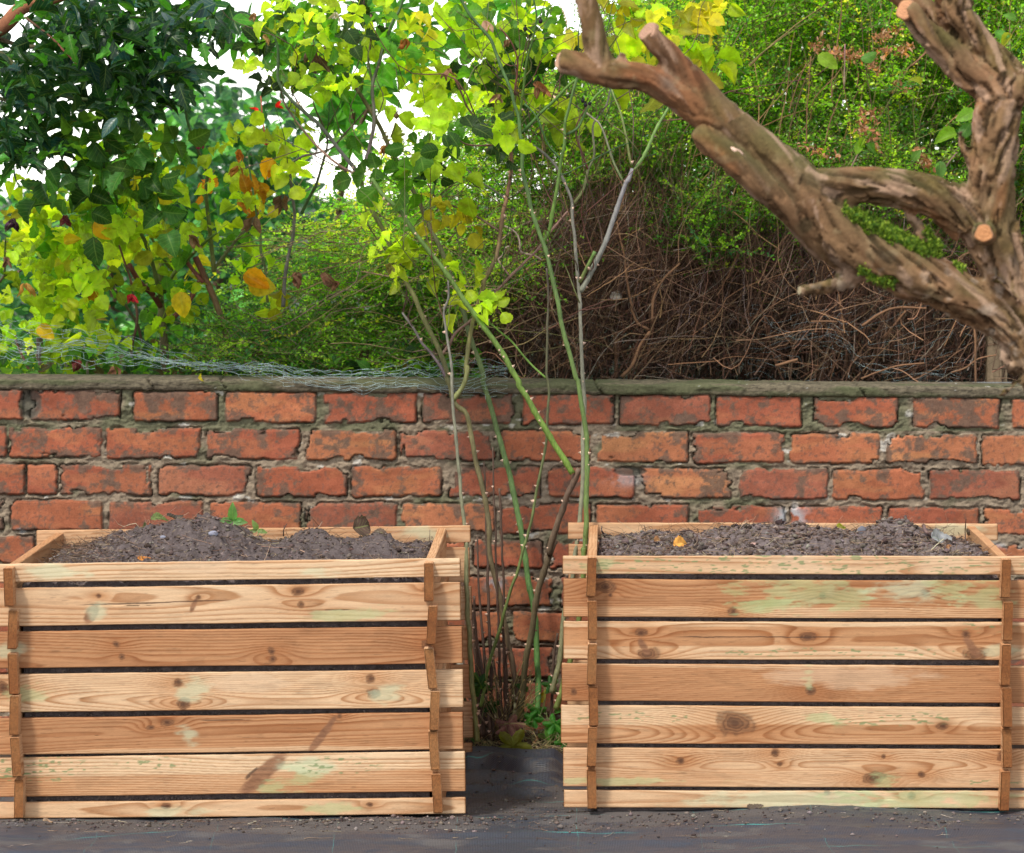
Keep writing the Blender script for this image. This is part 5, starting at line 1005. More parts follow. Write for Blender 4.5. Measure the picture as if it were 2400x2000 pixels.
# stout stems one can tell apart
for i, (cpn, pts, r0, r1, d) in enumerate((('C', [(720, 940), (560, 1230), (470, 1420), (390, 1600)], 7, 10, 10.75), ('D', [(1830, 1320), (1750, 1440), (1680, 1600), (1600, 1690)], 5, 6, 10.55), ('D', [(1560, 420), (1620, 700), (1660, 1000), (1720, 1230), (1820, 1310)], 3, 5, 10.55), ('D', [(1550, 1330), (1550, 1700)], 6, 7, 10.7), ('C', [(1050, 1060), (870, 1280)], 4, 5, 10.6), ('C', [(1200, 1050), (1000, 1040), (860, 1080), (710, 1180)], 4, 5, 10.5), ('C', [(1570, 1190), (1575, 1620)], 4, 4, 10.5), ('C', [(1735, 1405), (1600, 1430), (1500, 1500), (1390, 1535)], 2.5, 3, 10.5), ('B', [(350, 460), (330, 760), (315, 1180)], 1.6, 2.2, 10.5), ('B', [(310, 520), (230, 740), (170, 920)], 1.4, 2.1, 10.5), ('B', [(600, 780), (520, 980), (460, 1190)], 1.6, 2.2, 10.5), ('D', [(1150, 830), (1330, 940), (1480, 1040)], 3, 4, 10.7), ('C', [(320, 1145), (520, 1150)], 3, 3.5, 10.45), ('C', [(1190, 1465), (1000, 1480), (700, 1580)], 3, 3, 10.45), ('C', [(230, 1430), (60, 1480)], 5, 5, 10.45), ('B', [(1310, 420), (1180, 540)], 3, 3, 10.5), ('D', [(2080, 760), (1940, 900), (1860, 1050), (1850, 1240)], 3.5, 4.5, 10.5), ('D', [(1340, 350), (1400, 620), (1500, 900)], 4, 5, 10.8), ('D', [(1800, 560), (1690, 800), (1560, 1060)], 4, 6, 10.8), ('D', [(1860, 60), (1830, 380), (1850, 700)], 5, 6, 10.9), ('D', [(2000, 420), (1900, 620), (1800, 900)], 4, 6, 10.8))):
    b = Bag(); cane(b, cp(cpn, pts), r0 * .62, r1 * .7, d, d, (.22, .115, .062), (.17, .09, .05), 6, True, i); part(b.build('stem', M_TWIG), hedge)
# dead brown leaf sprays caught in the hedge
b = Bag(); pts = []
for (cpn, x0_, y0_, x1_, y1_, n) in (('B', 480, 420, 760, 470, 110), ('B', 760, 470, 1200, 400, 110), ('B', 380, 320, 430, 420, 40), ('B', 870, 350, 1060, 230, 70), ('B', 780, 920, 760, 1110, 60), ('B', 860, 880, 900, 1240, 60), ('B', 1200, 1220, 1330, 1380, 160), ('B', 1030, 700, 1140, 740, 30), ('B', 300, 1200, 560, 1300, 50), ('B', 830, 500, 920, 590, 25)):
    a0, a1 = cp(cpn, [(x0_, y0_), (x1_, y1_)]); t_ = RNG.random(n); pts.append(np.stack([a0[0] + (a1[0] - a0[0]) * t_ + RNG.normal(0, 7, n), a0[1] + (a1[1] - a0[1]) * t_ + RNG.normal(0, 6, n)], -1))
pts = np.concatenate(pts); n = len(pts)
bag_leaves(b, TEAR, PA(pts, RNG.uniform(10.42, 10.6, n)), RNG.normal(0, 1, (n, 3)), RNG.normal(0, 1, (n, 3)) + (0, -.6, .3), RNG.uniform(.008, .02, n), pick([(.40, .17, .08), (.28, .12, .06), (.5, .28, .18), (.5, .2, .04)], [3, 3, 1, .6], n))
o = part(b.build('dead_sprays', M_DEAD), hedge); o['kind'] = 'stuff'
# broad leaves of a bramble or bindweed poking through
lv = Bag(); spec = [('B', 410, 450, 2.0, .060, -.6), ('B', 760, 490, -1, .045, .35), ('B', 790, 1130, 0, .03, -2.0), ('B', 760, 1160, 0, .035, -1.9), ('B', 810, 1180, 0, .035, -.9), ('B', 1260, 700, 0, .035, 2.6), ('B', 1700, 910, 0, .055, -2.7), ('B', 1660, 1010, 0, .05, -2.2), ('B', 1180, 1320, 0, .035, .9), ('B', 1550, 1090, 0, .06, -2.8), ('B', 1410, 1320, 0, .045, -1.5), ('B', 540, 860, 0, .02, 3), ('B', 1860, 260, 0, .04, -.4), ('B', 2000, 280, 0, .045, -2.2), ('B', 2040, 160, 0, .035, 2.8)]
n = len(spec); pos = PA([cp(s[0], [(s[1], s[2])])[0] for s in spec], np.full(n, 10.4)); a = np.array([s[5] for s in spec])
bag_leaves(lv, ROSEL, pos, np.stack([np.cos(a), a * 0 - .2, np.sin(a)], -1), np.stack([a * 0, a * 0 - 1, a * 0 + .5], -1) + RNG.normal(0, .15, (n, 3)), np.array([s[4] for s in spec]), pick([(.26, .46, .04), (.14, .30, .06), (.45, .45, .05)], [2, 2, 1], n, .15), np.full(n, .8))
br_ = empty('bramble', P(1977, 340, 10.4), 'few broad light green bramble leaves poking out of the hedge', 'bramble')
part(lv.build('foliage', M_LEAF), br_)
b = Bag()
for q in (cp('B', [(632, 370), (630, 520), (625, 710)]), cp('B', [(765, 1180), (740, 1260), (680, 1380)]), cp('B', [(1550, 1255), (1480, 1340), (1410, 1445)]), cp('B', [(1700, 910), (1600, 950), (1540, 970)])): cane(b, q, 1.4, 2, 10.42, 10.45, (.3, .14, .16), (.4, .3, .2))
part(b.build('stem', M_STEM), br_)
# ---------------------------------------------------------------- pruned tree in the foreground, right
TD = 6.9; TS = FPX / TD
tree = empty('pruned_tree', (1.35, TD, 0), 'old pruned fruit tree with sawn limbs and moss in the right foreground', 'tree')
tb = Bag()
def limb(cpn, pts, dz=0, k=20):
    """pts = (x, y, r[, dd]) crop px, radius in frame px"""
    q = cp(cpn, [(p[0], p[1]) for p in pts]) if cpn else [(p[0], p[1]) for p in pts]
    W = PA(np.array([a[:2] for a in q]), np.array([TD + dz + (p[3] if len(p) > 3 else 0) for p in pts]))
    rr_ = np.array([p[2] for p in pts]) / TS
    S = spline(np.hstack([W, rr_[:, None]]), 60); V, F, F2 = tube(S[:, :3], S[:, 3], k); n0 = tb.n
    tb.add(V, F); tb.T.append(F2 + n0); return S
# frame-pixel centrelines
S_main = limb(None, [(1316, 144, 24), (1352, 152, 26), (1400, 166, 30), (1440, 174, 35), (1503, 180, 36), (1548, 196, 38), (1612, 229, 43), (1680, 274, 46), (1748, 327, 50), (1831, 398, 56), (1870, 440, 60), (1912, 492, 66), (1975, 552, 72), (2035, 590, 72), (2109, 628, 68), (2201, 669, 61), (2294, 709, 58), (2371, 755, 62), (2440, 830, 72), (2500, 950, 85)])
S_low = limb(None, [(1638, 314, 22, -.015), (1660, 330, 27, -.025), (1700, 360, 30, -.03), (1790, 437, 34, -.03), (1848, 482, 38, -.02), (1890, 530, 40, 0), (1940, 580, 44, .03)])
S_up1 = limb(None, [(1366, -40, 23), (1373, 0, 24), (1388, 57, 25), (1400, 110, 28), (1410, 150, 30)])
S_st2 = limb(None, [(1520, 76, 29), (1545, 105, 30), (1568, 128, 31), (1610, 178, 33), (1655, 232, 34), (1700, 280, 34)])
S_nub = limb(None, [(1462, 122, 10), (1455, 150, 14), (1450, 170, 16)])
S_hor = limb(None, [(1830, 420, 46), (1900, 442, 46), (1960, 440, 46), (2030, 437, 46), (2100, 440, 47), (2170, 454, 49), (2230, 480, 56), (2280, 520, 62)])
S_tr = limb(None, [(2352, 195, 44), (2346, 230, 48), (2336, 262, 52), (2330, 320, 53), (2328, 371, 56), (2322, 430, 59), (2320, 480, 62), (2322, 540, 67), (2345, 600, 62), (2385, 660, 60), (2420, 730, 66), (2470, 850, 80), (2540, 1100, 100), (2600, 1500, 118), (2640, 2100, 135), (2650, 2420, 160)])
S_l1 = limb(None, [(2124, 24, 28), (2150, 50, 30), (2186, 92, 33), (2230, 130, 36), (2262, 165, 38), (2310, 195, 38), (2345, 225, 42)])
S_l2 = limb(None, [(2060, -50, 20, .03), (2100, -12, 24, .05), (2160, 20, 32, .06), (2200, 60, 34, .05), (2250, 110, 34, .03)])
S_l3 = limb(None, [(2236, -40, 42, .02), (2238, 0, 43, .02), (2243, 35, 43, .02), (2275, 75, 38, .02), (2310, 120, 36, .02), (2345, 170, 38, .01), (2365, 210, 42)])
S_l4 = limb(None, [(2310, 100, 14, .08), (2350, 140, 18, .08), (2400, 200, 20, .08), (2460, 290, 24, .06)])
S_r5 = limb(None, [(2366, 215, 40), (2410, 200, 36), (2470, 150, 34), (2520, 40, 30)])
limb(None, [(1876, 682, 12), (1905, 680, 12), (1945, 672, 13), (1975, 660, 22), (2000, 640, 34)])       # short stub
limb(None, [(1893, 560, 12), (1905, 552, 16), (1920, 548, 24)])                                          # knob
limb(None, [(2127, 485, 9), (2140, 515, 11), (2158, 548, 14), (2180, 590, 24)])                           # snag
limb(None, [(2306, 548, 23, -.075), (2306, 545, 24, -.05), (2310, 540, 30, -.02)])                        # cut knot on trunk
limb(None, [(2248, 300, 2), (2252, 320, 9), (2262, 350, 12), (2285, 385, 22)])                            # broken spike
limb(None, [(2320, 646, 8, -.04), (2350, 668, 9, -.04), (2385, 700, 12, -.04), (2400, 712, 16, -.02)])
limb(None, [(2385, 790, 40), (2365, 815, 30), (2372, 840, 36), (2400, 850, 40)])                          # gnarly burr
limb(None, [(2340, 930, 7, -.02), (2365, 912, 9, -.02), (2395, 885, 12, -.01), (2420, 850, 24)])
tmp = tb.build('tmp', M_BARK, smooth=True)
md = tmp.modifiers.new('r', 'REMESH'); md.mode = 'VOXEL'; md.voxel_size = .0034
md2 = tmp.modifiers.new('s', 'SMOOTH'); md2.factor = .5; md2.iterations = 5
dg = bpy.context.evaluated_depsgraph_get(); ev_ = tmp.evaluated_get(dg); me = bpy.data.meshes.new_from_object(ev_, depsgraph=dg)
nv = len(me.vertices); V = np.empty(nv * 3, np.float32); me.vertices.foreach_get('co', V); V = V.reshape(-1, 3).astype(float)
Nn = np.empty(nv * 3, np.float32); me.vertices.foreach_get('normal', Nn); Nn = Nn.reshape(-1, 3)
bpy.data.objects.remove(tmp)
# nearest limb axis gives a along-grain coordinate
axes = np.vstack([s[:, :3] for s in (S_main, S_low, S_up1, S_st2, S_hor, S_tr, S_l1, S_l2, S_l3)]); tan_ = np.vstack([np.gradient(s[:, :3], axis=0) for s in (S_main, S_low, S_up1, S_st2, S_hor, S_tr, S_l1, S_l2, S_l3)])
ai = np.concatenate([np.arange(60) + 0 for _ in range(9)])
near_i = np.empty(nv, int)
for c0 in range(0, nv, 20000): near_i[c0:c0 + 20000] = np.argmin(((V[c0:c0 + 20000, None] - axes[None]) ** 2).sum(-1), 1)
tv = tan_[near_i]; tv /= np.linalg.norm(tv, axis=1)[:, None]
rel = V - axes[near_i]; al = (rel * tv).sum(1); perp = rel - al[:, None] * tv
arc = np.concatenate([np.concatenate([[0], np.cumsum(np.linalg.norm(np.diff(s_[:, :3], axis=0), axis=1))]) + 3.7 * i_ for i_, s_ in enumerate((S_main, S_low, S_up1, S_st2, S_hor, S_tr, S_l1, S_l2, S_l3))])[near_i] + al
q = perp + np.array([.24, .20, .22]) * arc[:, None]            # stretched along the grain
lump = fbm(V[:, 0] * 9, V[:, 1] * 9, V[:, 2] * 9, 500, 3) - .5
rid = fbm(q[:, 0] * 90, q[:, 1] * 90, q[:, 2] * 90, 501, 4, .55); fin = fbm(q[:, 0] * 240, q[:, 1] * 240, q[:, 2] * 240, 502, 3) - .5
smooth_zone = ss(-.02, .35, 0 * V[:, 0]) if False else None
px = V[:, 0] / V[:, 1] * FPX + 1200
py = 1000 - ((V[:, 2] - CAM_Z) / V[:, 1] + math.tan(PITCH)) * FPX
rough = .35 + .65 * ss(1650, 2250, px)                 # young limbs are smoother
pl_ = fbm(q[:, 0] * 38, q[:, 1] * 38, q[:, 2] * 38, 510, 3); V2 = V + Nn * (lump * .014 + (ss(.47, .53, pl_) - .5) * .005 * rough - ss(.53, .60, rid) * .008 * rough + fin * .004 * rough)[:, None]
me.vertices.foreach_set('co', V2.astype(np.float32).ravel())
b1 = fbm(V[:, 0] * 22, V[:, 1] * 22, V[:, 2] * 22, 503, 4); b2 = fbm(q[:, 0] * 50, q[:, 1] * 50, q[:, 2] * 50, 504, 4)
c = mix((.10, .062, .038), (.26, .175, .115), ss(.2, .8, b2)); c = mix(c, (.29, .135, .07), ss(.54, .70, fbm(q[:, 0] * 26, q[:, 1] * 26, q[:, 2] * 26, 509, 3)) * .55); c = mix(c, (.36, .27, .19), ss(.5, .75, b1) * .5 * ss(1750, 2100, px))
c = mix(c, c * .38, ss(.10, .03, np.abs(rid - .5)) * 0 + ss(.58, .66, rid) * .75 * rough)
c = mix(c, (.30, .27, .19), ss(.58, .74, fbm(V[:, 0] * 60, V[:, 1] * 60, V[:, 2] * 60, 505, 4)) * .45)
c = mix(c, (.11, .115, .04), ss(.40, .62, fbm(V[:, 0] * 12, V[:, 1] * 12, V[:, 2] * 12, 506, 3)) * ss(-.6, .6, Nn[:, 2]) * .65)
c = mix(c, (.07, .055, .035), ss(60, 30, np.hypot((px - 1888) * 1, (py - 527) * 1) * 2.6) * .9)
c = mix(c, (.45, .40, .36), np.clip(bell(px, 2360, 40) * bell(py, 830, 40) * ss(.4, .6, b1) * 1.4, 0, .85))
c = c * (.88, .70, .54); c = c * (.7 + .6 * fbm(q[:, 0] * 130, q[:, 1] * 130, q[:, 2] * 130, 512, 4, .65))[:, None]; c = mix(c, (.085, .085, .035), ss(.42, .66, fbm(V[:, 0] * 7, V[:, 1] * 7, V[:, 2] * 7, 513, 3)) * .5 * (.35 + .65 * ss(.0, .6, Nn[:, 2]))); c = mix(c, (.36, .235, .16), ss(.54, .66, fbm(q[:, 0] * 55, q[:, 1] * 55, q[:, 2] * 55, 514, 4, .6)) * .6); c = mix(c, (.42, .33, .25), ss(.60, .70, fbm(V[:, 0] * 40, V[:, 1] * 40, V[:, 2] * 40, 515, 4, .6)) * .5 * ss(560, 700, py) ); c = mix(c, c * .30, ss(.53, .62, rid) * .6 * rough + ss(.62, .72, fbm(q[:, 0] * 40, q[:, 1] * 40, q[:, 2] * 40, 511, 4)) * .6 * rough); c = mix(c, (.10, .07, .05), bell(px, 1562, 22) * bell(py, 196, 30) * .7)
ca = np.ones((nv, 4), np.float32); ca[:, :3] = c
a_ = me.attributes.new('col', 'FLOAT_COLOR', 'POINT'); a_.data.foreach_set('color', ca.ravel())
me.polygons.foreach_set('use_smooth', np.ones(len(me.polygons), bool)); me.materials.clear(); me.materials.append(M_BARK); me.name = 'trunk'
to = bpy.data.objects.new('trunk', me); COL.objects.link(to); part(to, tree)
def sawn(S, i, col, name='sawn_end', scale=.93, nrm=None, off=.004):
    """pale cut face with growth rings, slightly dished"""
    c0 = S[i, :3]; T = S[0, :3] - S[2, :3]; T /= np.linalg.norm(T)
    if nrm is not None: T = np.array(nrm, float); T /= np.linalg.norm(T)
    a = np.cross(T, (0, 0, 1.)); a /= np.linalg.norm(a); b_ = np.cross(T, a); r = S[i, 3] * scale
    u = np.linspace(0, 1, 16); th = np.linspace(0, 2 * math.pi, 41); U_, H_ = np.meshgrid(u, th, indexing='ij')
    rr_ = r * U_ * (1 + .06 * np.sin(H_ * 3 + i) + .04 * np.sin(H_ * 5))
    dd = off + .0012 * (vn(U_ * 5, H_ * 2, 0, 9) - .5) - .009 * ss(.9, 1, U_)
    V = c0 + rr_[..., None] * (np.cos(H_)[..., None] * a + np.sin(H_)[..., None] * b_) + dd[..., None] * T
    cc_ = mix(np.array(col), np.array(col) * .62, .5 + .5 * np.sin(U_ * 26 + np.sin(H_) * 1.2)) * (.85 + .3 * fbm(U_ * 8, H_ * 3, 0, 7))[..., None]; cc_ = mix(cc_, (.2, .11, .06), ss(.86, .97, U_) * .8)
    b = Bag(); b.add(V, grid_faces(16, 41), cc_.reshape(-1, 3)); return part(b.build(name, M_WOOD), tree)
sawn(S_main, 0, (.62, .36, .22), nrm=(-.86, -.5, .1)); sawn(S_st2, 0, (.45, .26, .17), nrm=(-.62, -.55, .55)); sawn(S_l1, 0, (.62, .30, .15), nrm=(-.55, -.8, .2)); sawn(S_low, 0, (.30, .18, .12)); 
KN = np.array([list(P(2306, 548, TD - .098)) + [23 / TS]] * 3); sawn(KN, 0, (.60, .27, .11), nrm=(-.1, -1, .05), off=.006)
ST = np.array([list(P(1876, 682, TD)) + [12 / TS]] * 3); sawn(ST, 0, (.40, .33, .2), nrm=(-1, -.3, .0), off=.003)
WO = np.array([list(P(1722, 354, TD - .047)) + [11 / TS]] * 3)
for (px_, py_, sx_, ang_, c_) in ((1724, 354, 20, -.45, (.66, .44, .33)),):
    u = np.linspace(-1, 1, 12); v = np.linspace(-1, 1, 7); U_, V_ = np.meshgrid(u, v, indexing='ij'); w_ = np.sqrt(np.clip(1 - U_ ** 2, 0, 1)) * V_
    X_ = (U_ * sx_ * math.cos(ang_) - w_ * 6 * math.sin(ang_)) / TS; Z_ = (U_ * sx_ * math.sin(ang_) + w_ * 6 * math.cos(ang_)) / TS
    p0 = np.array(P(px_, py_, TD - .045)); b = Bag(); b.add(np.stack([X_, -.004 * (1 - U_ ** 2 - V_ ** 2 * .5) + 0 * X_, Z_], -1) + p0, grid_faces(12, 7), c_); part(b.build('bark_wound', M_WOOD), tree)
# moss: thousands of tiny blades on the upper side of the lower limb
idx = np.where(True)[0] if False else None
pxv, pyv = px, py
edge_pts = np.array(cp('C', [(590, 310), (700, 370), (900, 480), (1050, 540), (1180, 590), (1350, 620), (1480, 720)])); ey = np.interp(pxv, edge_pts[:, 0], edge_pts[:, 1])
wgt = ((pxv > edge_pts[0, 0] - 6) & (pxv < edge_pts[-1, 0]) & (pyv > ey - 16) & (pyv < ey + 8 + 14 * vn(pxv / 18, 1, 0, 4)) & (V[:, 1] < TD + .05)) * 1.0
e2 = np.array(cp('C', [(700, 740), (780, 790), (850, 830), (960, 850)])); ey2 = np.interp(pxv, e2[:, 0], e2[:, 1])
wgt += ((pxv > e2[0, 0]) & (pxv < e2[-1, 0]) & (np.abs(pyv - ey2) < 9) & (V[:, 1] < TD)) * .8
e3 = np.array(cp('C', [(1180, 470), (1260, 520), (1340, 600)])); wgt += ((pxv > e3[0, 0]) & (pxv < e3[-1, 0]) & (np.abs(pyv - np.interp(pxv, e3[:, 0], e3[:, 1])) < 12)) * 1.0
cand = np.where(wgt > 0)[0]
if len(cand):
    n = 15000; k = RNG.choice(cand, n, p=wgt[cand] / wgt[cand].sum()); b = Bag()
    pos = V2[k] + RNG.normal(0, .002, (n, 3)); ax = Nn[k] + RNG.normal(0, .55, (n, 3)) + (0, 0, .35)
    small_leaves(b, pos, ax, RNG.normal(0, 1, (n, 3)), RNG.uniform(.002, .008, n), pick([(.13, .22, .025), (.34, .46, .06), (.06, .12, .02)], [3, 2, 2], n))
    o = part(b.build('moss', M_MOSS, smooth=False), tree); o['kind'] = 'stuff'
# ---------------------------------------------------------------- fence post and wire netting
b = Bag(); p0 = P(2335, 905, 10.62); sc_p = 10.62 / FPX
def post_box(x0_, x1_, z0_, z1_, y0_, y1_):
    n = 60; zs_ = np.linspace(z0_, z1_, n); ring = []
    for (a, c) in ((x0_, y0_), (x1_, y0_), (x1_, y1_), (x0_, y1_)): ring.append((a, c))
    R_ = np.array([np.array(ring[i]) * (1 - t) + np.array(ring[(i + 1) % 4]) * t for i in range(4) for t in np.linspace(0, 1, 12)[:-1]])
    X_ = np.repeat(R_[None, :, 0], n, 0); Y_ = np.repeat(R_[None, :, 1], n, 0); Z_ = np.repeat(zs_[:, None], len(R_), 1)
    j = .002 * (fbm(X_ * 120 + Y_ * 60, Z_ * 8, 0, 600, 4) - .5) * 2; X_ = X_ + j; Y_ = Y_ + j
    i = np.arange(n * len(R_)).reshape(n, -1); jn = np.roll(i, -1, 1); F = np.stack([i[:-1], jn[:-1], jn[1:], i[1:]], -1).reshape(-1, 4)
    b.add(np.stack([X_, Y_, Z_], -1), F, mix((.16, .105, .06), (.30, .22, .14), fbm(X_ * 160 + Y_ * 100, Z_ * 6, 0, 601, 4)).reshape(-1, 3))
    cap_ = np.array([(x0_, y0_, z1_), (x1_, y0_, z1_), (x1_, y1_, z1_), (x0_, y1_, z1_)]); b.add(cap_, np.array([[0, 1, 2, 3]]), (.25, .18, .12))
xa = P(2312, 900, 10.62)[0]; xb = P(2346, 900, 10.62)[0]; xc = P(2348, 900, 10.62)[0]; xd = P(2360, 900, 10.62)[0]
post_box(xa, xb, .80, 1.28, 10.60, 10.64); post_box(xc, xd, .80, 1.20, 10.615, 10.645)
tag(b.build('fence_post', M_TWIG), 'weathered brown timber post standing behind the wall at the right', 'fence post')
def netting(name, origin_fn, nu, nv, cell, r, label, keep_=1.0):
    """hexagonal wire mesh mapped through origin_fn(u, v) -> world"""
    seg = []
    for i in range(nu):
        for j in range(nv):
            x = i * cell; y = j * cell * .9 + (i % 2) * cell * .45
            a = (x, y + cell * .15); t_ = (x, y + cell * .45); seg.append(((x, y), (x, y + cell * .32)))
            seg.append(((x, y + cell * .32), (x + cell, y + cell * .45))); 
            if True: seg.append(((x + cell, y + cell * .45), (x + cell, y + cell * .45))) if False else None
            seg.append(((x + cell, y - cell * .13), (x, y)))
    seg = [s for s in seg if s and random.random() < keep_]; P0 = np.array([s[0] for s in seg if s]); P1 = np.array([s[1] for s in seg if s]); t = np.linspace(0, 1, 4)[None, :, None]
    UV = P0[:, None] * (1 - t) + P1[:, None] * t; W = origin_fn(UV[..., 0], UV[..., 1])
    W = W + RNG.normal(0, .0005, W.shape); b = Bag(); bag_twigs(b, W, np.full(W.shape[:2], r), 3, np.tile((.5, .6, .6), (len(W), 1)))
    tag(b.build(name, M_WIRE), label, 'wire netting'); return b
def net1(u, v):
    # crumpled strip lying along the coping, sagging over the front edge on its right half
    X_ = -1.36 + u; f = (X_ + 1.36) / 1.75
    px_ = X_ / 10.1 * FPX + 1200
    yc_ = np.interp(px_, [-200, 0, 200, 330, 500, 650, 800, 950, 1080, 1150], [790, 800, 815, 835, 862, 880, 893, 888, 878, 870])
    zc_ = CAM_Z - (yc_ - 466) / WS
    n1 = fbm(u * 9, v * 22, 0, 700, 3) - .5; n2 = fbm(u * 9, v * 22, 0, 701, 3) - .5; n3 = fbm(u * 30, v * 50, 0, 702, 2) - .5
    w_ = (v - .10)
    Z_ = zc_ + w_ * .38 * (.6 + .5 * np.sin(u * 5 + 1)) + n1 * .06 + n3 * .015
    Y_ = 10.16 - .06 * ss(500, 650, px_) + n2 * .07 + .25 * w_
    over = Z_ < .895; Y_ = np.where(over, np.minimum(Y_, 10.075 + n2 * .01), Y_)
    return np.stack([X_, Y_, Z_], -1)
netting('wire_netting', net1, 50, 8, .027, .00038, 'crumpled grey chicken wire sagging over the coping at the left')
def net2(u, v):
    X_ = .62 + u; n1 = fbm(u * 7, v * 8, 0, 710, 3) - .5; n2 = fbm(u * 7, v * 8, 0, 711, 3) - .5
    return np.stack([X_ + n2 * .16, 10.58 + n1 * .22, .84 + v * .8 + n1 * .14], -1)
netting('wire_netting', net2, 15, 9, .034, .00028, 'upright rusty green chicken wire in the dark twigs left of the post', .6)
# ---------------------------------------------------------------- small things on the soil and at the foot of the canes
def dead_leaf(pos, size, col, label, seed, rot=0, tilt=.4, group=None, name='fallen_leaf', w_=.7, mat=None):
    rs = np.random.default_rng(seed); u = np.linspace(0, 1, 17); v = np.linspace(-1, 1, 9); U_, V_ = np.meshgrid(u, v, indexing='ij')
    pr_ = np.sin(math.pi * U_ ** .8) ** .7 * (1 + .12 * np.sin(U_ * 40)) * w_ * .5; y = V_ * pr_; x = U_ - .5
    z = .35 * np.abs(V_) ** 1.5 * pr_ + .12 * np.sin(U_ * 5 + seed) + .08 * (vn(U_ * 5, V_ * 4, 0, seed) - .5)
    c_, s_ = math.cos(rot), math.sin(rot); ct, st_ = math.cos(tilt), math.sin(tilt); z2 = z * ct + y * st_; y2 = y * ct - z * st_
    b = Bag(); b.add(np.stack([x * c_ - y2 * s_, x * s_ + y2 * c_, z2], -1) * size, grid_faces(17, 9), mix(np.array(col) * .65, np.array(col) * 1.2, vn(U_ * 6, V_ * 3, 0, seed)).reshape(-1, 3), np.stack([U_, V_], -1).reshape(-1, 2))
    o = b.build(name, mat or M_DEAD); o.location = pos; tag(o, label, 'leaf', group); return o
def L2(px, py, c_o, lo=True):
    """point of the crate's soil that is seen at the photo pixel: search over the heap"""
    T_ = TL if c_o == 'L' else TR; best = None
    for ly in np.linspace(-.40, .40, 81):
        Y = 9.3 + ly; X = (px - 1200) / FPX * Y; lx = X - (-.605 if c_o == 'L' else .607) - (.01 if c_o == 'L' else .02)
        lx = min(.42, max(-.42, lx))
        p = T_(lx, ly); yy = 466 + (CAM_Z - p.z) * FPX / p.y; e = abs(yy - py)
        if best is None or e < best[0]: best = (e, p)
    return best[1]
def cpx(x, y): return (x / 1.75, 850 + y / 1.75)      # the 1200x500 strip crop used for tracing
up_ = Vector((0, 0, 1))
x, y = cpx(722, 690); dead_leaf(L2(x, y, 'L') + up_ * .014, .034, (.62, .30, .12), 'small pale orange leaf on the peak of the left soil heap', 1, 1.4, 1.2)
x, y = cpx(612, 818); dead_leaf(L2(x, y, 'L') + up_ * .006, .030, (.60, .22, .05), 'orange leaf on the left soil just behind the front board', 2, .1, .5)
x, y = cpx(1125, 765); dead_leaf(L2(x, y, 'L') + up_ * .005, .020, (.45, .18, .08), 'tiny rusty leaf right of centre on the left soil', 3, -.4, .8)
x, y = cpx(1500, 700); dead_leaf(L2(x, y + 10, 'L') + up_ * .022, .048, (.10, .06, .045), 'dark brown curled leaf standing up at the right end of the left soil', 4, .9, 1.2, w_=1.0)
x, y = cpx(1570, 715); dead_leaf(L2(x, y + 6, 'L') + up_ * .010, .045, (.12, .08, .06), 'dark brown leaf lying beside the upright curled one on the left soil', 5, -.3, .4)
x, y = cpx(670, 655); dead_leaf(L2(x, y + 10, 'L') + up_ * .016, .042, (.12, .16, .05), 'mossy green-brown leaf on top of the left soil heap', 6, .3, .6, w_=.6)
x, y = cpx(735, 640); dead_leaf(L2(x, y + 14, 'L') + up_ * .016, .040, (.07, .055, .05), 'blackish leaf draped over the crest of the left soil heap', 8, .4, .3, w_=.7)
x, y = cpx(2100 + 615, 750); dead_leaf(L2(x, y, 'R') + up_ * .010, .030, (.42, .20, .09), 'brown curled leaf left of the orange one on the right soil', 11, 1.2, .9)
x, y = cpx(2100 + 712, 765); dead_leaf(L2(x, y, 'R') + up_ * .010, .036, (.72, .33, .07), 'bright orange dry leaf near the front of the right soil', 12, .3, .9, w_=.9)
x, y = cpx(2100 + 1355, 690); dead_leaf(L2(x, y + 4, 'R') + up_ * .012, .024, (.42, .46, .03), 'yellow-green leaf scrap at the back of the right soil', 13, .2, .7, mat=M_LEAF)
x, y = cpx(2100 + 1780, 750); dead_leaf(L2(x, y, 'R') + up_ * .014, .055, (.30, .30, .31), 'grey papery leaf at the right end of the right soil', 14, .4, .8, w_=.8)
x, y = cpx(2100 + 1880, 715); dead_leaf(L2(x, y + 10, 'R') + up_ * .020, .034, (.14, .09, .07), 'dark upright leaf in the back right corner of the right soil', 15, 1.5, 1.3, w_=.5)
x, y = cpx(2100 + 1815, 775); dead_leaf(L2(x, y, 'R') + up_ * .008, .018, (.45, .2, .09), 'small rusty leaf tip in the right front corner of the right soil', 16, .7, .9)
def stone(px, py, s, col, label, which, sq=.6):
    b = Bag(); V = IV.copy()
    import bmesh
    bm = bmesh.new(); bmesh.ops.create_icosphere(bm, subdivisions=3, radius=1); V = np.array([v.co[:] for v in bm.verts]); F = np.array([[v.index for v in f.verts] for f in bm.faces]); bm.free()
    V = V * (1 + .5 * (fbm(V[:, 0] * 1.3 + px, V[:, 1] * 1.3, V[:, 2] * 1.3, 3, 3) - .5))[:, None] * (1, .8, sq) * s
    b.add(V, F, np.array(col)); o = b.build('stone', M_STONE); o.location = L2(px, py, which) + up_ * s * .35; tag(o, label, 'stone', 'stones lying on the crate soil')
x, y = cpx(622, 775); stone(x, y, .017, (.24, .24, .27), 'pale grey stone on the left soil near the front', 'L')
x, y = cpx(895, 712); stone(x, y, .011, (.22, .22, .27), 'blue-grey stone on the slope of the left soil heap', 'L')
x, y = cpx(845, 740); stone(x, y, .006, (.45, .42, .45), 'small light pebble below the blue-grey stone on the left soil', 'L')
x, y = cpx(688, 720); stone(x, y, .007, (.2, .2, .24), 'small grey pebble left of the crest on the left soil', 'L')
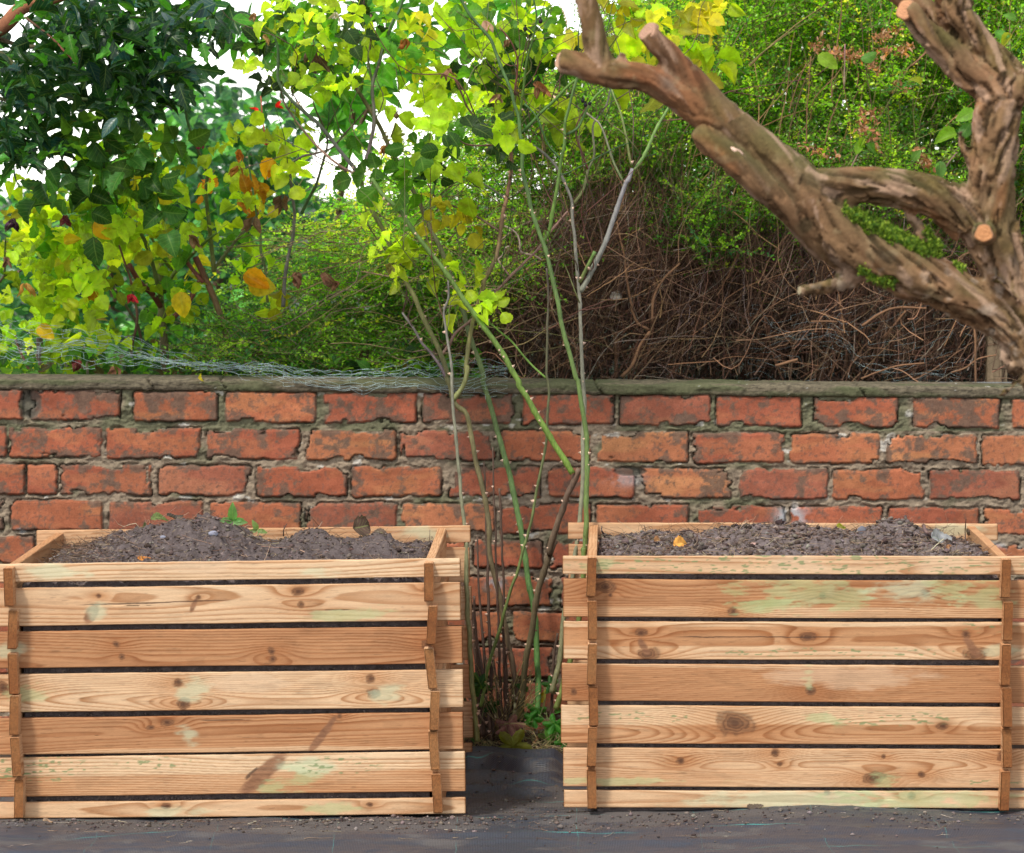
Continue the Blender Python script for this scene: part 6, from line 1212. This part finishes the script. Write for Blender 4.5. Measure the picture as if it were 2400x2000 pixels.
x, y = cpx(2100 + 1020, 760); stone(x, y, .010, (.36, .22, .18), 'pinkish brick chip in the middle of the right soil', 'R')
x, y = cpx(2100 + 1440, 705); stone(x, y, .012, (.13, .13, .15), 'dark pointed stone at the back of the right soil', 'R', 1.2)
def stick(pts, r, col, label, which, dz=.006, arc=0):
    W = []
    for (x_, y_, h) in pts:
        x, y = cpx(x_, y_ + h * 1.75 * 1.06); p = L2(x, y, which); W.append((p.x, p.y, p.z + h / 1060 + dz))
    S = spline(np.array(W), 14); b = Bag(); bag_tube(b, S, np.linspace(r, r * .6, 14), 6, np.tile(col, (14, 1)) * (.8 + .4 * vn(np.arange(14) * .7, 1, 0, 3))[:, None]); tag(b.build('stick', M_TWIG), label, 'stick')
stick([(735, 720, 0), (770, 745, 0), (805, 778, 0)], .0016, (.40, .33, .26), 'thin pale stick on the middle of the left soil', 'L')
stick([(1115, 735, 0), (1190, 760, 0), (1270, 790, 0)], .0020, (.38, .24, .17), 'reddish stick right of the middle on the left soil', 'L')
stick([(1010, 760, 0), (1025, 775, 0), (1035, 785, 0)], .0014, (.3, .22, .16), 'short brown stick at the centre of the left soil', 'L')
stick([(860, 765, 0), (880, 745, 0), (900, 735, 0)], .0012, (.5, .44, .36), 'short straw right of the pale stick on the left soil', 'L')
stick([(250, 790, 0), (230, 812, 0), (200, 820, 0)], .0014, (.6, .6, .6), 'white curved root at the left end of the left soil', 'L')
stick([(1780, 775, 0), (1785, 735, 22), (1822, 692, 48)], .0011, (.06, .045, .04), 'black bent wire-like twig at the right end of the left soil', 'L')
stick([(1178, 705, 0), (1180, 680, 16), (1192, 660, 26)], .0016, (.07, .05, .04), 'short dark twig sticking up behind the left soil heap', 'L')
stick([(2100 + 382, 720, 0), (2100 + 368, 700, 10), (2100 + 358, 680, 22)], .0022, (.09, .06, .05), 'dark twig stub at the left end of the right soil', 'R')
stick([(2100 + 690, 705, 12), (2100 + 760, 700, 22), (2100 + 788, 735, 14), (2100 + 780, 765, 0)], .0018, (.10, .06, .05), 'arched dark root above the orange leaf on the right soil', 'R')
stick([(2100 + 790, 795, 0), (2100 + 830, 788, 0), (2100 + 868, 778, 0)], .0020, (.52, .42, .30), 'pale straight stick at the front of the right soil', 'R')
stick([(2100 + 1690, 675, 26), (2100 + 1720, 710, 14), (2100 + 1755, 745, 0)], .0044, (.17, .11, .10), 'stout grey-brown stick leaning in the right end of the right soil', 'R')
stick([(2100 + 1740, 785, 0), (2100 + 1780, 745, 8), (2100 + 1815, 712, 18)], .0011, (.62, .55, .36), 'yellow straw beside the grey papery leaf on the right soil', 'R')
stick([(2100 + 1880, 760, 0), (2100 + 1878, 700, 28), (2100 + 1880, 648, 60)], .0018, (.09, .06, .05), 'upright dark twig in the back right corner of the right soil', 'R')
stick([(2100 + 545, 720, 0), (2100 + 548, 698, 12), (2100 + 550, 676, 25)], .0013, (.5, .38, .26), 'thin upright pale twig at the left of the right soil', 'R')
stick([(2100 + 800, 715, 0), (2100 + 825, 690, 12), (2100 + 850, 662, 28)], .0010, (.3, .2, .13), 'fine slanting twig behind the arched root on the right soil', 'R')
stick([(2100 + 1020, 670, 10), (2100 + 1055, 662, 22), (2100 + 1082, 668, 14)], .0015, (.2, .12, .09), 'curled root on the crest of the right soil heap', 'R')
stick([(2100 + 1925, 800, 0), (2100 + 1955, 785, 6), (2100 + 1980, 775, 8)], .0009, (.2, .12, .09), 'hair-thin twig over the right board of the right soil', 'R')
# seedling on the left heap
p = L2(*cpx(975, 668), 'L'); sdl = empty('seedling', p, 'pale green seedling with upright pointed leaves on the left soil heap', 'seedling')
def plant(root, pos, leaves, stem_h, cs, tpl=None, mat=None):
    b = Bag(); n = len(leaves); a = np.array([q[0] for q in leaves]); el = np.array([q[1] for q in leaves]); sz = np.array([q[2] for q in leaves]); hh = np.array([q[3] if len(q) > 3 else stem_h for q in leaves])
    ps = np.array(pos)[None] + np.stack([0 * a, 0 * a, hh], -1); ax = np.stack([np.cos(a) * np.cos(el), -.25 + 0 * a, np.sin(el)], -1)
    bag_leaves(b, tpl or SLIM2, ps, ax, np.stack([0 * a, 0 * a - 1, .4 + 0 * a], -1) + RNG.normal(0, .12, (n, 3)), sz, pick(cs, [1] * len(cs), n, .12)); part(b.build('leaf', mat or M_LEAF), root)
    b = Bag(); bag_tube(b, spline(np.array([pos, np.array(pos) + (.002, 0, stem_h * .5), np.array(pos) + (0, 0, stem_h)]), 8), np.linspace(.0016, .001, 8), 6, np.tile((.2, .3, .12), (8, 1))); part(b.build('stem', M_STEM), root)
SLIM2 = leaf_template(9, .5, .8, .8, .2, .2, .06)
plant(sdl, p, [(1.6, 1.4, .044), (0, -.05, .034), (math.pi, .08, .034), (0, .25, .026), (math.pi, .3, .024)], .010, [(.20, .42, .14), (.28, .50, .2)])
p = L2(*cpx(1072, 710), 'L'); s2 = empty('seedling', p, 'wilted light green seedling stalk right of the upright seedling', 'seedling')
plant(s2, p, [(2.2, .9, .028), (.3, -.2, .024), (math.pi, -.1, .02)], .012, [(.26, .42, .16)])
p = L2(*cpx(612, 720), 'L'); s3 = empty('seedling', p, 'dull grey-green seedling scrap left of the soil heap crest', 'seedling')
plant(s3, p, [(1.8, 1.3, .03), (1.2, 1.2, .022)], .006, [(.12, .17, .10)])
# lobed leaf template (vine / maple like)
def lobed(n=5, seed=0):
    th = np.linspace(0, 2 * math.pi, 61)[:-1]; r = .24 + .30 * np.abs(np.cos(th * 2.5)) ** 1.3 * (1 - .35 * ss(2.3, math.pi, np.abs((th + math.pi) % (2 * math.pi) - math.pi))) + .02 * np.sin(th * 27)
    rs = np.linspace(0, 1, 5); Vv = []; U_ = []
    for q in rs:
        x = .32 + q * r * np.cos(th); y = q * r * np.sin(th); z = .06 * np.cos(th * 5) * q ** 2 - .15 * q ** 2 + .02 * np.sin(th * 9 + q * 5)
        Vv.append(np.stack([x, y, z], -1)); U_.append(np.stack([x, y / .5], -1))
    V_ = np.concatenate(Vv); m = len(th); i = np.arange(5 * m).reshape(5, m); j = np.roll(i, -1, 1)
    return V_, np.stack([i[:-1], i[1:], j[1:], j[:-1]], -1).reshape(-1, 4), np.concatenate(U_)
LOB = lobed()
def rp(x, y, d): return np.array(P(960 + x / 2.188, 1200 + y / 2.188, d))
def lobed_leaf(x, y, d, size, a, col, label, nr=(0, -.9, .5), mat=None):
    b = Bag(); bag_leaves(b, LOB, np.array([rp(x, y, d)]), np.array([(math.cos(a), -.1, math.sin(a))]), np.array([nr], float), np.array([size]), np.array([col])); o = b.build('fallen_leaf', mat or M_LEAF); tag(o, label, 'leaf')
lobed_leaf(525, 1140, 9.80, .085, -1.45, (.26, .27, .045), 'large lobed yellow-green leaf lying at the foot of the canes')
lobed_leaf(455, 1090, 9.86, .075, .1, (.17, .075, .06), 'purple-brown lobed leaf behind the yellow-green one under the canes', (0, -.6, .8), M_DEAD)
for nm, lab, base_, lvs in (('vine_seedling', 'green toothed-leaf vine seedling right of the canes beside the right crate', (690, 1150), [(690, 1030, .055, 2.6, .20), (660, 1040, .050, -2.6, .2), (715, 1060, .055, -.7, 0), (740, 1030, .03, .4, 0), (700, 1110, .04, -1.2, 1), (720, 1120, .045, -2.0, 1), (765, 1130, .05, -1.0, 1), (750, 1180, .06, -1.3, 2), (770, 1160, .05, -.6, 0), (675, 980, .035, 1.3, 3), (720, 1180, .05, -2.2, 2), (640, 1100, .03, 2.8, 0)]),
                           ('vine_seedling', 'small dark green seedling leaves between the left crate and the canes', (330, 1180), [(380, 920, .060, 2.0, 2), (400, 960, .045, -1.0, 2), (240, 1010, .05, -.1, 0), (300, 1010, .045, .5, 0), (310, 1110, .04, -1.2, 2), (360, 930, .04, .5, 2)]),
                           ('vine_seedling', 'sparse dim green leaves behind the bright central cane', (640, 1120), [(610, 920, .04, 2.6, 2), (690, 900, .045, .6, 2), (700, 900, .035, -.4, 2), (440, 1125, .02, 0, 2), (600, 1080, .02, 1, 0)])):
    root = empty(nm, rp(base_[0], base_[1], 9.9), lab, 'plant', 'self-sown plants at the foot of the wall'); b = Bag(); st = Bag(); CS = [(.07, .26, .04), (.12, .34, .05), (.045, .14, .035), (.5, .42, .03)]
    for (x, y, s, a, ci) in lvs:
        d = 9.86 + random.random() * .08; p_ = rp(x, y, d); ax = np.array([math.cos(a), -.3, math.sin(a)]); c_ = np.array(CS[int(ci)]) * random.uniform(.8, 1.2)
        b = Bag(); bag_leaves(b, LOB if s > .042 else SLIM2, p_[None], ax[None], np.array([[random.uniform(-.3, .3), -.8, .6]]), np.array([s]), c_[None]); part(b.build('leaf', M_LEAF), root)
        q = rp(base_[0], base_[1], 9.9); S = spline(np.array([p_, (p_ + q) / 2 + (.01, 0, .01), q]), 8); bag_tube(st, S, .0009, 5, np.tile((.16, .2, .07), (8, 1)))
    part(st.build('stem', M_STEM), root)
# dry weed with seed heads in the gap
dw = empty('dry_weed', rp(520, 1100, 9.95), 'dead brown weed with tiny seed heads among the cane bases', 'weed')
b = Bag(); q0 = np.array([rp(470 + random.uniform(-60, 60), 1130, 9.92) for _ in range(70)]); q1 = np.array([rp(500 + random.uniform(-170, 190), 830 + random.uniform(-90, 180), 9.84 + random.random() * .14) for _ in range(70)])
t = np.linspace(0, 1, 7)[None, :, None]; pth = q0[:, None] * (1 - t) + q1[:, None] * t + RNG.normal(0, .012, (70, 1, 3)) * np.sin(t * 3.1)
bag_twigs(b, pth, np.full((70, 7), .0007), 3, pick([(.30, .19, .10), (.2, .12, .07), (.4, .28, .18)], [2, 2, 1], 70)); n = 160; k = RNG.integers(0, 70, n); pos = pth[k, RNG.integers(4, 7, n)] + RNG.normal(0, .003, (n, 3)); bag_leaves(b, TEAR, pos, RNG.normal(0, 1, (n, 3)), RNG.normal(0, 1, (n, 3)), RNG.uniform(.003, .008, n), pick([(.38, .22, .1), (.5, .36, .2)], [1, 1], n)); part(b.build('stem', M_DEAD), dw)
# pale leaves snagged in the hedge base and a yellow one on the coping
dead_leaf(P(1445, 695, 10.6), .036, (.30, .25, .22), 'torn pale papery leaf snagged in the bare hedge twigs', 30, .5, 1.1)
dead_leaf(P(469, 886, 10.09), .028, (.66, .52, .05), 'small yellow leaf stuck on the front edge of the coping', 31, 1.4, 1.3, mat=M_LEAF)
dead_leaf(P(112, 1925, 8.80) , .022, (.40, .26, .18), 'pale brown leaf on the fabric near the left end of the left crate', 32, .3, .3)
dead_leaf(P(592, 1940, 8.78), .022, (.16, .08, .05), 'dark leaf on the fabric in front of the left crate', 33, .1, .2)
dead_leaf(P(1770, 1893, 8.83), .036, (.14, .10, .08), 'dark crumpled leaf against the bottom board of the right crate', 34, .1, .4)
